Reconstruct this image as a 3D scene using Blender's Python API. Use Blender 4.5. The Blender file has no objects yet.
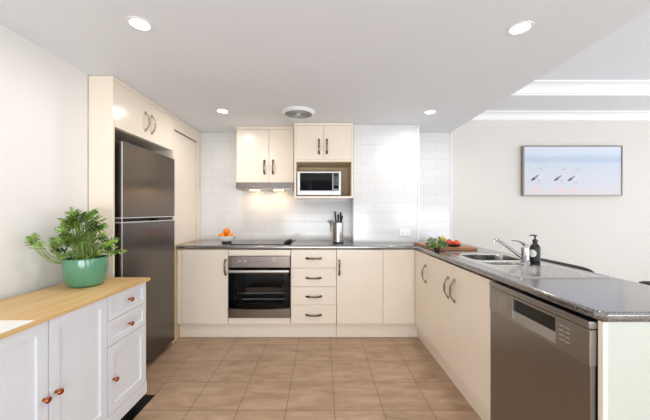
import bpy, bmesh, math, random
from mathutils import Vector, Matrix
PI = math.pi
R = math.radians
scene = bpy.context.scene
C = scene.collection

# ------------------------------------------------------------------ camera
cam_d = bpy.data.cameras.new('camera')
cam = bpy.data.objects.new('camera', cam_d)
C.objects.link(cam)
cam.location = (0, 0, 1.22)
cam.rotation_euler = (R(90), 0, 0)
cam_d.sensor_width = 36
cam_d.lens = 292 / 650 * 36
cam_d.shift_x = 3 / 650
cam_d.shift_y = 2 / 650
cam_d.clip_start = 0.05
scene.camera = cam

# ------------------------------------------------------------------ light
world = bpy.data.worlds.new('world')
scene.world = world
world.use_nodes = True
world.node_tree.nodes['Background'].inputs[0].default_value = (0.75, 0.87, 1.0, 1)
world.node_tree.nodes['Background'].inputs[1].default_value = 0.6
scene.view_settings.view_transform = 'Standard'
scene.view_settings.look = 'None'
scene.view_settings.gamma = 1
scene.view_settings.use_curve_mapping = False
scene.view_settings.exposure = 0.0


def area(name, loc, rot, sx, sy, power, col=(1, 1, 1), shape='RECTANGLE', spread=180, parent=None):
    l = bpy.data.lights.new(name, 'AREA')
    l.shape = shape
    l.size = sx
    l.size_y = sy
    l.energy = power
    l.color = col
    l.spread = R(spread)
    o = bpy.data.objects.new(name, l)
    C.objects.link(o)
    o.location = loc
    o.rotation_euler = rot
    if parent:
        o.parent = parent
    return o


# area lamps added in front of the unseen windows, standing in for daylight
# (each lamp sits low and tilts up to brighten the ceiling)
area('daylight_fill_rear', (0.1, -2.70, 0.75), (R(128), 0, 0), 2.6, 1.2, 108, (0.89, 0.95, 1.0))
area('daylight_fill_rear_dining', (3.6, -2.70, 0.80), (R(122), 0, 0), 2.6, 1.3, 72, (0.89, 0.95, 1.0))
area('daylight_fill_right', (5.25, 0.4, 0.95), (R(118), 0, R(90)), 4.2, 1.4, 76, (0.89, 0.95, 1.0))
DOWN_W = 4.2
HOOD_W = 0.5


# ------------------------------------------------------------------ materials
def lin(c):
    def f(v):
        v /= 255.0
        return v / 12.92 if v <= 0.04045 else ((v + 0.055) / 1.055) ** 2.4
    return (f(c[0]), f(c[1]), f(c[2]), 1)


def new_mat(name):
    m = bpy.data.materials.new(name)
    m.use_nodes = True
    nt = m.node_tree
    return m, nt, nt.nodes['Principled BSDF']


def mat(name, rgb, rough=0.5, metal=0.0, coat=0.0, noise=0.03, nscale=30, bump=0.0, emis=None, estr=0, spec=None):
    """plain painted / plastic / metal surface with a little procedural mottling"""
    m, nt, b = new_mat(name)
    c = lin(rgb)
    tc = nt.nodes.new('ShaderNodeTexCoord')
    n = nt.nodes.new('ShaderNodeTexNoise')
    n.inputs['Scale'].default_value = nscale
    n.inputs['Detail'].default_value = 3
    nt.links.new(tc.outputs['Object'], n.inputs['Vector'])
    r = nt.nodes.new('ShaderNodeValToRGB')
    r.color_ramp.elements[0].position = 0.3
    r.color_ramp.elements[1].position = 0.7
    r.color_ramp.elements[0].color = (c[0] * (1 - noise), c[1] * (1 - noise), c[2] * (1 - noise), 1)
    r.color_ramp.elements[1].color = (min(1, c[0] * (1 + noise)), min(1, c[1] * (1 + noise)), min(1, c[2] * (1 + noise)), 1)
    nt.links.new(n.outputs['Fac'], r.inputs['Fac'])
    nt.links.new(r.outputs['Color'], b.inputs['Base Color'])
    b.inputs['Roughness'].default_value = rough
    b.inputs['Metallic'].default_value = metal
    b.inputs['Coat Weight'].default_value = coat
    b.inputs['Coat Roughness'].default_value = 0.08
    if spec is not None:
        b.inputs['Specular IOR Level'].default_value = spec
    if bump:
        bp = nt.nodes.new('ShaderNodeBump')
        bp.inputs['Strength'].default_value = bump
        bp.inputs['Distance'].default_value = 0.002
        nt.links.new(n.outputs['Fac'], bp.inputs['Height'])
        nt.links.new(bp.outputs['Normal'], b.inputs['Normal'])
    if emis:
        b.inputs['Emission Color'].default_value = lin(emis)
        b.inputs['Emission Strength'].default_value = estr
    return m


def brushed(name, rgb, rough=0.3, axis=(1, 1, 60), amt=0.12, metal=1.0):
    m, nt, b = new_mat(name)
    c = lin(rgb)
    tc = nt.nodes.new('ShaderNodeTexCoord')
    mp = nt.nodes.new('ShaderNodeMapping')
    mp.inputs['Scale'].default_value = axis
    n = nt.nodes.new('ShaderNodeTexNoise')
    n.inputs['Scale'].default_value = 12
    n.inputs['Detail'].default_value = 4
    nt.links.new(tc.outputs['Object'], mp.inputs['Vector'])
    nt.links.new(mp.outputs['Vector'], n.inputs['Vector'])
    r = nt.nodes.new('ShaderNodeValToRGB')
    r.color_ramp.elements[0].color = tuple(v * (1 - amt) for v in c[:3]) + (1,)
    r.color_ramp.elements[1].color = tuple(min(1, v * (1 + amt)) for v in c[:3]) + (1,)
    nt.links.new(n.outputs['Fac'], r.inputs['Fac'])
    nt.links.new(r.outputs['Color'], b.inputs['Base Color'])
    b.inputs['Metallic'].default_value = metal
    b.inputs['Roughness'].default_value = rough
    b.inputs['Anisotropic'].default_value = 0.4
    return m


def tile_mat(name, rgb, grout, w, h, mort, ax, off=(0, 0), stagger=0.5, rough=0.12, bump=0.35, var=0.02, streak=None):
    """ceramic tile: ax picks which two axes run along / up"""
    m, nt, b = new_mat(name)
    tc = nt.nodes.new('ShaderNodeTexCoord')
    sp = nt.nodes.new('ShaderNodeSeparateXYZ')
    nt.links.new(tc.outputs['Object'], sp.inputs[0])
    cb = nt.nodes.new('ShaderNodeCombineXYZ')
    for i, a in enumerate(ax):
        ad = nt.nodes.new('ShaderNodeMath')
        ad.operation = 'ADD'
        ad.inputs[1].default_value = off[i]
        nt.links.new(sp.outputs[a], ad.inputs[0])
        nt.links.new(ad.outputs[0], cb.inputs[i])
    br = nt.nodes.new('ShaderNodeTexBrick')
    br.offset = stagger
    br.offset_frequency = 2
    br.squash = 1
    br.inputs['Scale'].default_value = 1
    br.inputs['Brick Width'].default_value = w
    br.inputs['Row Height'].default_value = h
    br.inputs['Mortar Size'].default_value = mort
    br.inputs['Mortar Smooth'].default_value = 0.3
    c = lin(rgb)
    br.inputs['Color1'].default_value = tuple(v * (1 - var) for v in c[:3]) + (1,)
    br.inputs['Color2'].default_value = tuple(min(1, v * (1 + var)) for v in c[:3]) + (1,)
    br.inputs['Mortar'].default_value = lin(grout)
    nt.links.new(cb.outputs[0], br.inputs['Vector'])
    col = br.outputs['Color']
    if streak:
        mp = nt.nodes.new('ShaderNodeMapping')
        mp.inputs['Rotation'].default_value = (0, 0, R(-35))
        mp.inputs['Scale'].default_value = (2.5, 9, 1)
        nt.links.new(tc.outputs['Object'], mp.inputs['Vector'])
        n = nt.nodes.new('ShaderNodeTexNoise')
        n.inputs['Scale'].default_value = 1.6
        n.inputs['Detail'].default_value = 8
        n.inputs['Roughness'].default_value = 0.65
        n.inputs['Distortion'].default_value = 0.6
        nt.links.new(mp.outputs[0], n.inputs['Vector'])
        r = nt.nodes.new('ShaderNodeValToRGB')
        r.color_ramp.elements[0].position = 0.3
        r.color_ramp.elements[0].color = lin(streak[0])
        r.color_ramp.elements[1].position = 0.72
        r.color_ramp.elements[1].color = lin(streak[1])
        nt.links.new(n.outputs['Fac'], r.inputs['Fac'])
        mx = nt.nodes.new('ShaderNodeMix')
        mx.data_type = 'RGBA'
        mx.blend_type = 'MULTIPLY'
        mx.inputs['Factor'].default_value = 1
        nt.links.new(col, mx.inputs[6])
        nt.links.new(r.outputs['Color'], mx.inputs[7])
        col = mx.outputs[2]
    nt.links.new(col, b.inputs['Base Color'])
    bp = nt.nodes.new('ShaderNodeBump')
    bp.invert = True
    bp.inputs['Strength'].default_value = bump
    bp.inputs['Distance'].default_value = 0.0015
    nt.links.new(br.outputs['Fac'], bp.inputs['Height'])
    nt.links.new(bp.outputs['Normal'], b.inputs['Normal'])
    b.inputs['Roughness'].default_value = rough
    return m


def granite_mat():
    m, nt, b = new_mat('granite_laminate')
    tc = nt.nodes.new('ShaderNodeTexCoord')
    v = nt.nodes.new('ShaderNodeTexNoise')
    v.inputs['Scale'].default_value = 240
    v.inputs['Detail'].default_value = 4
    nt.links.new(tc.outputs['Object'], v.inputs['Vector'])
    r = nt.nodes.new('ShaderNodeValToRGB')
    e = r.color_ramp.elements
    e[0].position = 0.42
    e[0].color = lin((40, 37, 36))
    e[1].position = 0.66
    e[1].color = lin((128, 118, 112))
    a = e.new(0.53)
    a.color = lin((72, 67, 65))
    nt.links.new(v.outputs['Fac'], r.inputs['Fac'])
    nt.links.new(r.outputs['Color'], b.inputs['Base Color'])
    b.inputs['Roughness'].default_value = 0.3
    b.inputs['Coat Weight'].default_value = 1
    b.inputs['Coat Roughness'].default_value = 0.16
    b.inputs['Coat IOR'].default_value = 2.5
    return m


def wood_mat(name, light, dark, scale=(18, 1.2, 18), rough=0.45):
    m, nt, b = new_mat(name)
    tc = nt.nodes.new('ShaderNodeTexCoord')
    mp = nt.nodes.new('ShaderNodeMapping')
    mp.inputs['Scale'].default_value = scale
    nt.links.new(tc.outputs['Object'], mp.inputs['Vector'])
    n = nt.nodes.new('ShaderNodeTexNoise')
    n.inputs['Scale'].default_value = 2.2
    n.inputs['Detail'].default_value = 7
    n.inputs['Distortion'].default_value = 0.8
    nt.links.new(mp.outputs[0], n.inputs['Vector'])
    r = nt.nodes.new('ShaderNodeValToRGB')
    r.color_ramp.elements[0].position = 0.3
    r.color_ramp.elements[0].color = lin(dark)
    r.color_ramp.elements[1].position = 0.65
    r.color_ramp.elements[1].color = lin(light)
    nt.links.new(n.outputs['Fac'], r.inputs['Fac'])
    nt.links.new(r.outputs['Color'], b.inputs['Base Color'])
    b.inputs['Roughness'].default_value = rough
    return m


def glass_mat(name, tint=(0.9, 0.9, 0.9), mixf=0.3, rough=0.03):
    m, nt, b = new_mat(name)
    b.inputs['Base Color'].default_value = (0.005, 0.005, 0.005, 1)
    b.inputs['Roughness'].default_value = rough
    tr = nt.nodes.new('ShaderNodeBsdfTransparent')
    tr.inputs[0].default_value = tint + (1,)
    mx = nt.nodes.new('ShaderNodeMixShader')
    mx.inputs[0].default_value = mixf
    out = nt.nodes['Material Output']
    nt.links.new(tr.outputs[0], mx.inputs[1])
    nt.links.new(b.outputs[0], mx.inputs[2])
    nt.links.new(mx.outputs[0], out.inputs[0])
    return m


M = {}
M['wall'] = mat('wall_paint', (233, 229, 225), 0.55, noise=0.01, nscale=4)
M['wall_dining'] = mat('dining_wall_paint', (218, 213, 206), 0.6, noise=0.01, nscale=4)
M['ceiling'] = mat('ceiling_paint', (232, 235, 240), 0.7, noise=0.008, nscale=3)
M['cornice'] = mat('cornice_paint', (244, 244, 244), 0.6, noise=0.005)
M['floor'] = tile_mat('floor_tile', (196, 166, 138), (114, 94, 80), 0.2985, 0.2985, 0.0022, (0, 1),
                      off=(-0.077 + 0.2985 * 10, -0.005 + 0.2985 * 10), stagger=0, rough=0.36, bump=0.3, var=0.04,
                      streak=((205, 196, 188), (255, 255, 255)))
M['wtile'] = tile_mat('white_subway_tile', (224, 223, 222), (206, 205, 203), 0.305, 0.102, 0.0022, (0, 2),
                      off=(6.0, 0.01), stagger=0.5, rough=0.13, bump=0.3, var=0.006)
M['trim_white'] = mat('white_trim', (240, 240, 240), 0.35, noise=0.005)
M['cream'] = mat('cream_laminate', (241, 227, 209), 0.2, noise=0.008, nscale=6)
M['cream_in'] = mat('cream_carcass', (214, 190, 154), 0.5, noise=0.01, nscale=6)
M['end_panel'] = mat('pale_end_panel', (196, 197, 186), 0.4, noise=0.006, nscale=6)
M['granite'] = granite_mat()
M['black_lam'] = mat('black_gap', (14, 13, 13), 0.6)
M['steel'] = brushed('brushed_steel', (176, 170, 164), 0.27, (1, 1, 60), 0.1)
M['steel_h'] = brushed('brushed_steel_along', (144, 136, 130), 0.22, (1, 1, 80), 0.14)
M['fridge'] = brushed('graphite_steel', (112, 106, 102), 0.26, (60, 1, 1), 0.05)
M['dw'] = brushed('dishwasher_steel', (146, 142, 140), 0.30, (1, 1, 70), 0.06)
M['dw_panel'] = brushed('dishwasher_panel_steel', (160, 156, 153), 0.30, (1, 1, 70), 0.05)
M['sink'] = brushed('sink_steel', (205, 204, 202), 0.17, (40, 1, 1), 0.05)
M['chrome'] = mat('chrome', (190, 190, 190), 0.08, metal=1, noise=0.0)
M['edge_highlight'] = mat('door_edge_highlight', (225, 225, 225), 0.3, metal=0.4, noise=0.0)  # pale colour that paints highlights along the fridge door edges
M['dark_body'] = mat('dark_grey_body', (20, 20, 21), 0.5)
M['blackp'] = mat('black_plastic', (8, 8, 9), 0.42)
M['black_gloss'] = mat('black_glass', (5, 5, 6), 0.06, spec=0.3)
M['cavity'] = mat('oven_enamel', (70, 68, 66), 0.35)
M['ovenglass'] = glass_mat('oven_glass', (0.9, 0.9, 0.9), 0.12)
M['tray'] = mat('baking_tray', (90, 66, 52), 0.5, noise=0.15)
M['bronze'] = mat('aged_bronze', (150, 134, 116), 0.22, metal=1, noise=0.75, nscale=55)
M['nickel'] = mat('brushed_nickel', (196, 184, 168), 0.22, metal=1, noise=0.05)
M['copper'] = mat('copper_knob', (176, 104, 66), 0.25, metal=0.9, noise=0.15, nscale=90)
M['sb_white'] = mat('white_satin_paint', (226, 227, 231), 0.4, noise=0.006)
M['oak'] = wood_mat('oak_veneer', (226, 190, 134), (204, 164, 106), (14, 1.0, 14))
M['board'] = wood_mat('board_wood', (184, 126, 86), (140, 88, 56), (1.5, 16, 16))
M['mat_black'] = mat('black_mat', (20, 19, 20), 0.35, noise=0.6, nscale=60, bump=0.8)
M['pot'] = mat('green_glaze', (92, 148, 116), 0.18, coat=0.4, noise=0.05, nscale=14)
M['soil'] = mat('soil', (46, 34, 26), 0.9, noise=0.4, nscale=90, bump=1)
M['stem'] = mat('green_stem', (120, 146, 70), 0.45, noise=0.1)
M['lens'] = mat('lit_lens', (255, 255, 255), 0.4, emis=(255, 252, 246), estr=14)
M['white_plastic'] = mat('white_plastic', (240, 240, 240), 0.3, noise=0.004)
M['grille'] = mat('grey_grille', (168, 169, 167), 0.5, noise=0.1, nscale=200)
M['orange'] = mat('orange_peel', (244, 132, 20), 0.4, noise=0.06, nscale=120, bump=0.4)
M['tomato'] = mat('tomato_skin', (214, 46, 22), 0.16, noise=0.1, nscale=20)
M['tomato2'] = mat('ripening_tomato_skin', (232, 84, 30), 0.16, noise=0.12, nscale=20)
M['yellow'] = mat('yellow_skin', (246, 178, 16), 0.22, noise=0.06, nscale=20)
M['ceramic'] = mat('white_ceramic', (236, 234, 228), 0.15, noise=0.005)
M['label'] = mat('paper_label', (226, 222, 214), 0.6)
M['frame_metal'] = mat('champagne_frame', (150, 140, 132), 0.35, metal=0.5)
M['frame_dark'] = mat('dark_frame_side', (96, 84, 76), 0.5)
M['lcd'] = mat('microwave_display', (36, 44, 46), 0.2)
M['button'] = mat('grey_button', (150, 150, 150), 0.4)
M['marking'] = mat('white_marking', (206, 204, 200), 0.5)
M['seat'] = mat('black_seat', (28, 27, 27), 0.45)
M['runner'] = mat('white_runner_cloth', (240, 238, 234), 0.8, noise=0.03, nscale=200, bump=0.2)


def leaf_mat(name, a, b_, tr=0.25):
    m, nt, b = new_mat(name)
    tc = nt.nodes.new('ShaderNodeTexCoord')
    n = nt.nodes.new('ShaderNodeTexNoise')
    n.inputs['Scale'].default_value = 22
    nt.links.new(tc.outputs['Object'], n.inputs['Vector'])
    r = nt.nodes.new('ShaderNodeValToRGB')
    r.color_ramp.elements[0].position = 0.35
    r.color_ramp.elements[1].position = 0.65
    r.color_ramp.elements[0].color = lin(a)
    r.color_ramp.elements[1].color = lin(b_)
    nt.links.new(n.outputs['Fac'], r.inputs['Fac'])
    nt.links.new(r.outputs['Color'], b.inputs['Base Color'])
    b.inputs['Roughness'].default_value = 0.3
    return m


M['leaf'] = leaf_mat('philodendron_leaf', (20, 54, 18), (142, 176, 72))
M['herb'] = leaf_mat('herb_leaf', (24, 66, 20), (104, 150, 52))


# ------------------------------------------------------------------ mesh helpers
def NB():
    return bmesh.new()


def box(bm, x0, x1, y0, y1, z0, z1, bev=0.0, seg=2):
    x0, x1 = min(x0, x1), max(x0, x1)
    y0, y1 = min(y0, y1), max(y0, y1)
    z0, z1 = min(z0, z1), max(z0, z1)
    vs = [bm.verts.new(p) for p in ((x0, y0, z0), (x1, y0, z0), (x1, y1, z0), (x0, y1, z0),
                                    (x0, y0, z1), (x1, y0, z1), (x1, y1, z1), (x0, y1, z1))]
    fs = [bm.faces.new([vs[i] for i in f]) for f in ((0, 3, 2, 1), (4, 5, 6, 7), (0, 1, 5, 4), (1, 2, 6, 5), (2, 3, 7, 6), (3, 0, 4, 7))]
    if bev > 0:
        es = list({e for f in fs for e in f.edges})
        bmesh.ops.bevel(bm, geom=es, offset=bev, segments=seg, affect='EDGES', profile=0.5)
    return bm


def xform_new(bm, start, mtx):
    bm.verts.ensure_lookup_table()
    bmesh.ops.transform(bm, matrix=mtx, verts=bm.verts[start:])


def lathe(bm, prof, n=32, c=(0, 0, 0), mtx=None):
    """revolve [(r, z), ...] about z"""
    rings = []
    for r, z in prof:
        if r < 1e-6:
            rings.append([bm.verts.new((0, 0, z))])
        else:
            rings.append([bm.verts.new((r * math.cos(2 * PI * i / n), r * math.sin(2 * PI * i / n), z)) for i in range(n)])
    for a, b in zip(rings, rings[1:]):
        for i in range(n):
            j = (i + 1) % n
            if len(a) == 1 and len(b) == 1:
                continue
            if len(a) == 1:
                bm.faces.new((a[0], b[j], b[i]))
            elif len(b) == 1:
                bm.faces.new((a[i], a[j], b[0]))
            else:
                bm.faces.new((a[i], a[j], b[j], b[i]))
    vs = [v for r in rings for v in r]
    T = Matrix.Translation(c) @ (mtx or Matrix.Identity(4))
    for v in vs:
        v.co = T @ v.co
    return bm


def tube(bm, pts, rad, n=10, flat=1.0, cap=True, up=None):
    """sweep along pts; rad scalar or list"""
    pts = [Vector(p) for p in pts]
    k = len(pts)
    rads = rad if isinstance(rad, (list, tuple)) else [rad] * k
    rings = []
    for i in range(k):
        t = (pts[min(i + 1, k - 1)] - pts[max(i - 1, 0)]).normalized()
        if up is None:
            up = Vector((0, 0, 1)) if abs(t.z) < 0.9 else Vector((1, 0, 0))
        s = t.cross(up)
        if s.length < 1e-5:
            s = t.orthogonal()
        s.normalize()
        up = s.cross(t).normalized()
        rings.append([bm.verts.new(pts[i] + rads[i] * (math.cos(2 * PI * j / n) * s + flat * math.sin(2 * PI * j / n) * up)) for j in range(n)])
    for a, b in zip(rings, rings[1:]):
        for i in range(n):
            bm.faces.new((a[i], a[(i + 1) % n], b[(i + 1) % n], b[i]))
    if cap:
        bm.faces.new(rings[0][::-1])
        bm.faces.new(rings[-1])
    return bm


def blob(bm, c, r, sz=1.0, n=20, m=12, dimple=0.0, lobes=0, lob=0.0):
    """fruit body, slightly dimpled at the poles, optional lobes"""
    rings = []
    for i in range(m + 1):
        th = PI * i / m
        rr = math.sin(th)
        z = math.cos(th) * sz * (1 - dimple * math.exp(-(rr / 0.3) ** 2))
        ring = []
        if i in (0, m):
            ring = [bm.verts.new((c[0], c[1], c[2] + r * z))]
        else:
            for j in range(n):
                ph = 2 * PI * j / n
                q = rr * (1 + lob * math.cos(lobes * ph)) * r
                ring.append(bm.verts.new((c[0] + q * math.cos(ph), c[1] + q * math.sin(ph), c[2] + r * z)))
        rings.append(ring)
    for a, b in zip(rings, rings[1:]):
        for j in range(n):
            k = (j + 1) % n
            if len(a) == 1:
                bm.faces.new((a[0], b[j], b[k]))
            elif len(b) == 1:
                bm.faces.new((a[j], b[0], a[k]))
            else:
                bm.faces.new((a[j], b[j], b[k], a[k]))
    return bm


def rrect(x0, x1, y0, y1, r, k=5):
    out = []
    for cx, cy, a0 in ((x1 - r, y1 - r, 0), (x0 + r, y1 - r, 90), (x0 + r, y0 + r, 180), (x1 - r, y0 + r, 270)):
        for i in range(k + 1):
            a = R(a0 + 90 * i / k)
            out.append((cx + r * math.cos(a), cy + r * math.sin(a)))
    return out


def loop(bm, pts, z):
    vs = [bm.verts.new((p[0], p[1], z)) for p in pts]
    es = [bm.edges.new((vs[i], vs[(i + 1) % len(vs)])) for i in range(len(vs))]
    return vs, es


def bridge(bm, a, b):
    n = len(a)
    for i in range(n):
        bm.faces.new((a[i], a[(i + 1) % n], b[(i + 1) % n], b[i]))


def prism_holes(bm, outer, holes, z0, z1):
    """extruded outline with holes"""
    rt = [loop(bm, p, z1) for p in [outer] + holes]
    bmesh.ops.triangle_fill(bm, use_beauty=True, use_dissolve=True, edges=[e for r in rt for e in r[1]])
    rb = [loop(bm, p, z0) for p in [outer] + holes]
    bmesh.ops.triangle_fill(bm, use_beauty=True, use_dissolve=True, edges=[e for r in rb for e in r[1]])
    for a, b in zip(rt, rb):
        bridge(bm, a[0], b[0])
    bmesh.ops.recalc_face_normals(bm, faces=bm.faces)
    return bm


def worldloc(o):
    v = Vector((0, 0, 0))
    while o:
        v += o.location
        o = o.parent
    return v


def obj(name, bm, m, parent=None, label=None, smooth=True, recalc=True, ang=35):
    """link bm (in world coordinates) as one mesh object"""
    if recalc:
        bmesh.ops.recalc_face_normals(bm, faces=bm.faces)
    if parent:
        bmesh.ops.translate(bm, vec=-worldloc(parent), verts=bm.verts)
    me = bpy.data.meshes.new(name)
    bm.to_mesh(me)
    bm.free()
    if smooth:
        me.polygons.foreach_set('use_smooth', [True] * len(me.polygons))
        me.set_sharp_from_angle(angle=R(ang))
    o = bpy.data.objects.new(name, me)
    C.objects.link(o)
    if smooth:
        wn = o.modifiers.new('weighted_normal', 'WEIGHTED_NORMAL')
        wn.keep_sharp = True
        wn.weight = 100
    if m:
        me.materials.append(M[m])
    if parent:
        o.parent = parent
    if label:
        o['label'] = label
    return o


def tag(o, label, cat, group=None):
    o['label'] = label
    o['category'] = cat
    if group:
        o['group'] = group
    return o


def thing(name, label, cat, loc=(0, 0, 0), group=None):
    o = bpy.data.objects.new(name, None)
    o.empty_display_size = 0.05
    C.objects.link(o)
    o.location = loc
    return tag(o, label, cat, group)


def struct(name, bm, m):
    o = obj(name, bm, m)
    o['kind'] = 'structure'
    return o


def copy_thing(src, loc, label, group=None):
    r = src.copy()
    C.objects.link(r)
    r.location = loc
    r['label'] = label
    if group:
        r['group'] = group
    for ch in src.children:
        c = ch.copy()
        C.objects.link(c)
        c.parent = r
        for g in ch.children:
            d = g.copy()
            C.objects.link(d)
            d.parent = c
    return r


# ------------------------------------------------------------------ constants
XL = -1.556      # left wall
YB = 3.36        # back wall
ZC = 2.13       # kitchen ceiling
ZD = 2.472       # dining ceiling
XE = 1.47        # kitchen ceiling edge
ZT = 0.90        # benchtop
YF = 2.80        # back run door face
XF = 0.89        # peninsula door face
XT = -1.39       # tall unit front

# ------------------------------------------------------------------ structure
struct('floor', box(NB(), -2.3, 5.6, -3.1, 3.5, -0.1, 0), 'floor')
struct('ceiling', box(NB(), -2.3, XE, -0.9, YB, ZC, ZC + 0.55), 'ceiling')
b = NB()
box(b, XE, 5.6, -3.1, YB, ZD, ZD + 0.1)
box(b, -2.3, XE, -3.1, -0.9, ZD, ZD + 0.1)
struct('ceiling_dining', b, 'ceiling')
struct('wall_left', box(NB(), XL - 0.12, XL, -3.1, 1.94, 0, ZD), 'wall')
struct('wall_niche', box(NB(), -2.22, -2.1, 1.80, YB, 0, ZC), 'wall')
struct('wall_niche_side', box(NB(), -2.1, XL - 0.12, 1.80, 1.94, 0, ZC), 'wall')
struct('wall_back', box(NB(), -2.22, 1.49, YB, YB + 0.12, 0, ZC + 0.3), 'wtile')
struct('wall_column', box(NB(), 0.33, 1.01, 3.06, YB, 0, ZC), 'wtile')
struct('wall_back_dining', box(NB(), 1.49, 5.6, YB, YB + 0.12, 0, ZD + 0.1), 'wall_dining')
b = NB()   # right wall with window opening
box(b, 5.5, 5.62, -3.1, -1.8, 0, ZD)
box(b, 5.5, 5.62, 2.6, YB, 0, ZD)
box(b, 5.5, 5.62, -1.8, 2.6, 0, 0.2)
box(b, 5.5, 5.62, -1.8, 2.6, 2.4, ZD)
struct('wall_right', b, 'wall')
b = NB()   # rear wall with two openings
box(b, XL - 0.12, -1.3, -3.12, -3.0, 0, ZD)
box(b, 1.5, 2.2, -3.12, -3.0, 0, ZD)
box(b, 5.0, 5.6, -3.12, -3.0, 0, ZD)
box(b, -1.3, 1.5, -3.12, -3.0, 2.25, ZD)
box(b, 2.2, 5.0, -3.12, -3.0, 2.4, ZD)
box(b, -1.3, 1.5, -3.12, -3.0, 0, 0.15)
box(b, 2.2, 5.0, -3.12, -3.0, 0, 0.12)
struct('wall_rear', b, 'wall')


def window(n, x0, x1, z0, z1, axis):
    bm = NB()
    def bx(a0, a1, c0, c1):
        if axis == 'y':
            box(bm, a0, a1, -3.08, -3.04, c0, c1, 0.003)
        else:
            box(bm, 5.54, 5.58, a0, a1, c0, c1, 0.003)
    t = 0.05
    bx(x0, x1, z0, z0 + t)
    bx(x0, x1, z1 - t, z1)
    for k in range(4):
        xx = x0 + (x1 - x0 - t) * k / 3
        bx(xx, xx + t, z0 + t, z1 - t)
    w = struct('window_%d' % n, bm, 'trim_white')
    g = NB()
    if axis == 'y':
        box(g, x0 + t, x1 - t, -3.064, -3.058, z0 + t, z1 - t)
    else:
        box(g, 5.557, 5.563, x0 + t, x1 - t, z0 + t, z1 - t)
    obj('pane', g, 'clear', w)


M['clear'] = glass_mat('window_glass', (0.95, 0.97, 0.98), 0.12)
window(1, -1.3, 1.5, 0.15, 2.25, 'y')
window(2, 2.2, 5.0, 0.12, 2.4, 'y')
window(3, -1.8, 2.6, 0.2, 2.4, 'x')

# bulkhead over the dining back wall with cornices
struct('ceiling_bulkhead', box(NB(), XE, 5.5, 2.87, YB, 2.36, ZD), 'ceiling')


def cornice(bm, x0, x1, yface, ztop, prof):
    """prof: list of (out, down) from the wall face at yface going to -y"""
    a = [bm.verts.new((x0, yface - o, ztop - d)) for o, d in prof]
    c = [bm.verts.new((x1, yface - o, ztop - d)) for o, d in prof]
    for i in range(len(prof) - 1):
        bm.faces.new((a[i], a[i + 1], c[i + 1], c[i]))
    bm.faces.new(a)
    bm.faces.new(c[::-1])


cv = [(0, 0), (0.075, 0), (0.075, 0.008)]
for i in range(7):
    t = i / 6 * PI / 2
    cv.append((0.075 - 0.055 * math.sin(t), 0.012 + 0.055 * (1 - math.cos(t))))
cv += [(0.02, 0.075), (0.012, 0.078), (0.012, 0.086), (0, 0.09)]
b = NB()
cornice(b, XE, 5.5, YB, 2.36, cv)
struct('trim_1', b, 'cornice')
big = [(o * 1.35, d * 1.25) for o, d in cv]
b = NB()
cornice(b, XE, 5.5, 2.87, ZD, big)
struct('trim_2', b, 'cornice')
struct('trim_3', box(NB(), 1.002, 1.016, 3.052, 3.064, ZT, ZC, 0.002), 'trim_white')
struct('trim_4', box(NB(), 1.478, 1.492, YB - 0.008, YB + 0.01, ZT, ZC, 0.002), 'trim_white')
struct('baseboard_left', box(NB(), XL, XL + 0.012, -3.0, 0.4, 0, 0.09, 0.003), 'trim_white')


# ------------------------------------------------------------------ handles
def handle_bm(p, axis, out, L=0.15):
    """bow pull centred at p on a face; axis = 'z','x' or 'y' direction of length, out = outward vector"""
    a = {'x': Vector((1, 0, 0)), 'y': Vector((0, 1, 0)), 'z': Vector((0, 0, 1))}[axis]
    out = Vector(out)
    side = a.cross(out)
    p = Vector(p)
    bm = NB()
    pts, rad = [], []
    for i in range(17):
        u = -1 + 2 * i / 16
        pts.append(p + a * (u * L / 2 * 0.93) + out * (0.004 + 0.026 * (1 - abs(u) ** 2.6)))
        rad.append(0.0034 + 0.0010 * abs(u) ** 2)
    tube(bm, pts, rad, 10, flat=2.5, up=side)
    # spiral collar beads in the middle
    for k in (-2, -1, 0, 1, 2):
        q = p + a * (k * 0.012) + out * 0.0295
        blob(bm, q, 0.0085 - 0.0006 * abs(k), 1, 8, 6)
    # flared feet
    for s in (-1, 1):
        q = p + a * (s * L / 2 * 0.93)
        mt = Matrix.Translation(q) @ out.to_track_quat('Z', 'Y').to_matrix().to_4x4()
        lathe(bm, [(0.0, 0.0), (0.012, 0.0), (0.012, 0.003), (0.008, 0.008), (0, 0.009)], 12, mtx=mt)
    return bm


def handle(parent, p, axis, out, m='bronze'):
    return obj('handle', handle_bm(p, axis, out), m, parent)


def carcass(bm, x0, x1, y0, y1, z0, z1, open_dir, t=0.016, top=True):
    """panelled box, open towards open_dir ('-y', '-x', '+x')"""
    box(bm, x0, x1, y0, y1, z0, z0 + t)
    if top:
        box(bm, x0, x1, y0, y1, z1 - t, z1)
        zt = z1 - t
    else:
        zt = z1
    if open_dir == '-y':
        box(bm, x0, x0 + t, y0, y1, z0 + t, zt)
        box(bm, x1 - t, x1, y0, y1, z0 + t, zt)
        box(bm, x0 + t, x1 - t, y1 - t, y1, z0 + t, zt)
    else:
        box(bm, x0, x1, y0, y0 + t, z0 + t, zt)
        box(bm, x0, x1, y1 - t, y1, z0 + t, zt)
        if open_dir == '-x':
            box(bm, x1 - t, x1, y0 + t, y1 - t, z0 + t, zt)
        else:
            box(bm, x0, x0 + t, y0 + t, y1 - t, z0 + t, zt)
    return bm


G = 0.0015
Z0, Z1 = 0.148, 0.858    # door range of base cabinets
ZH = 0.69

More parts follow.
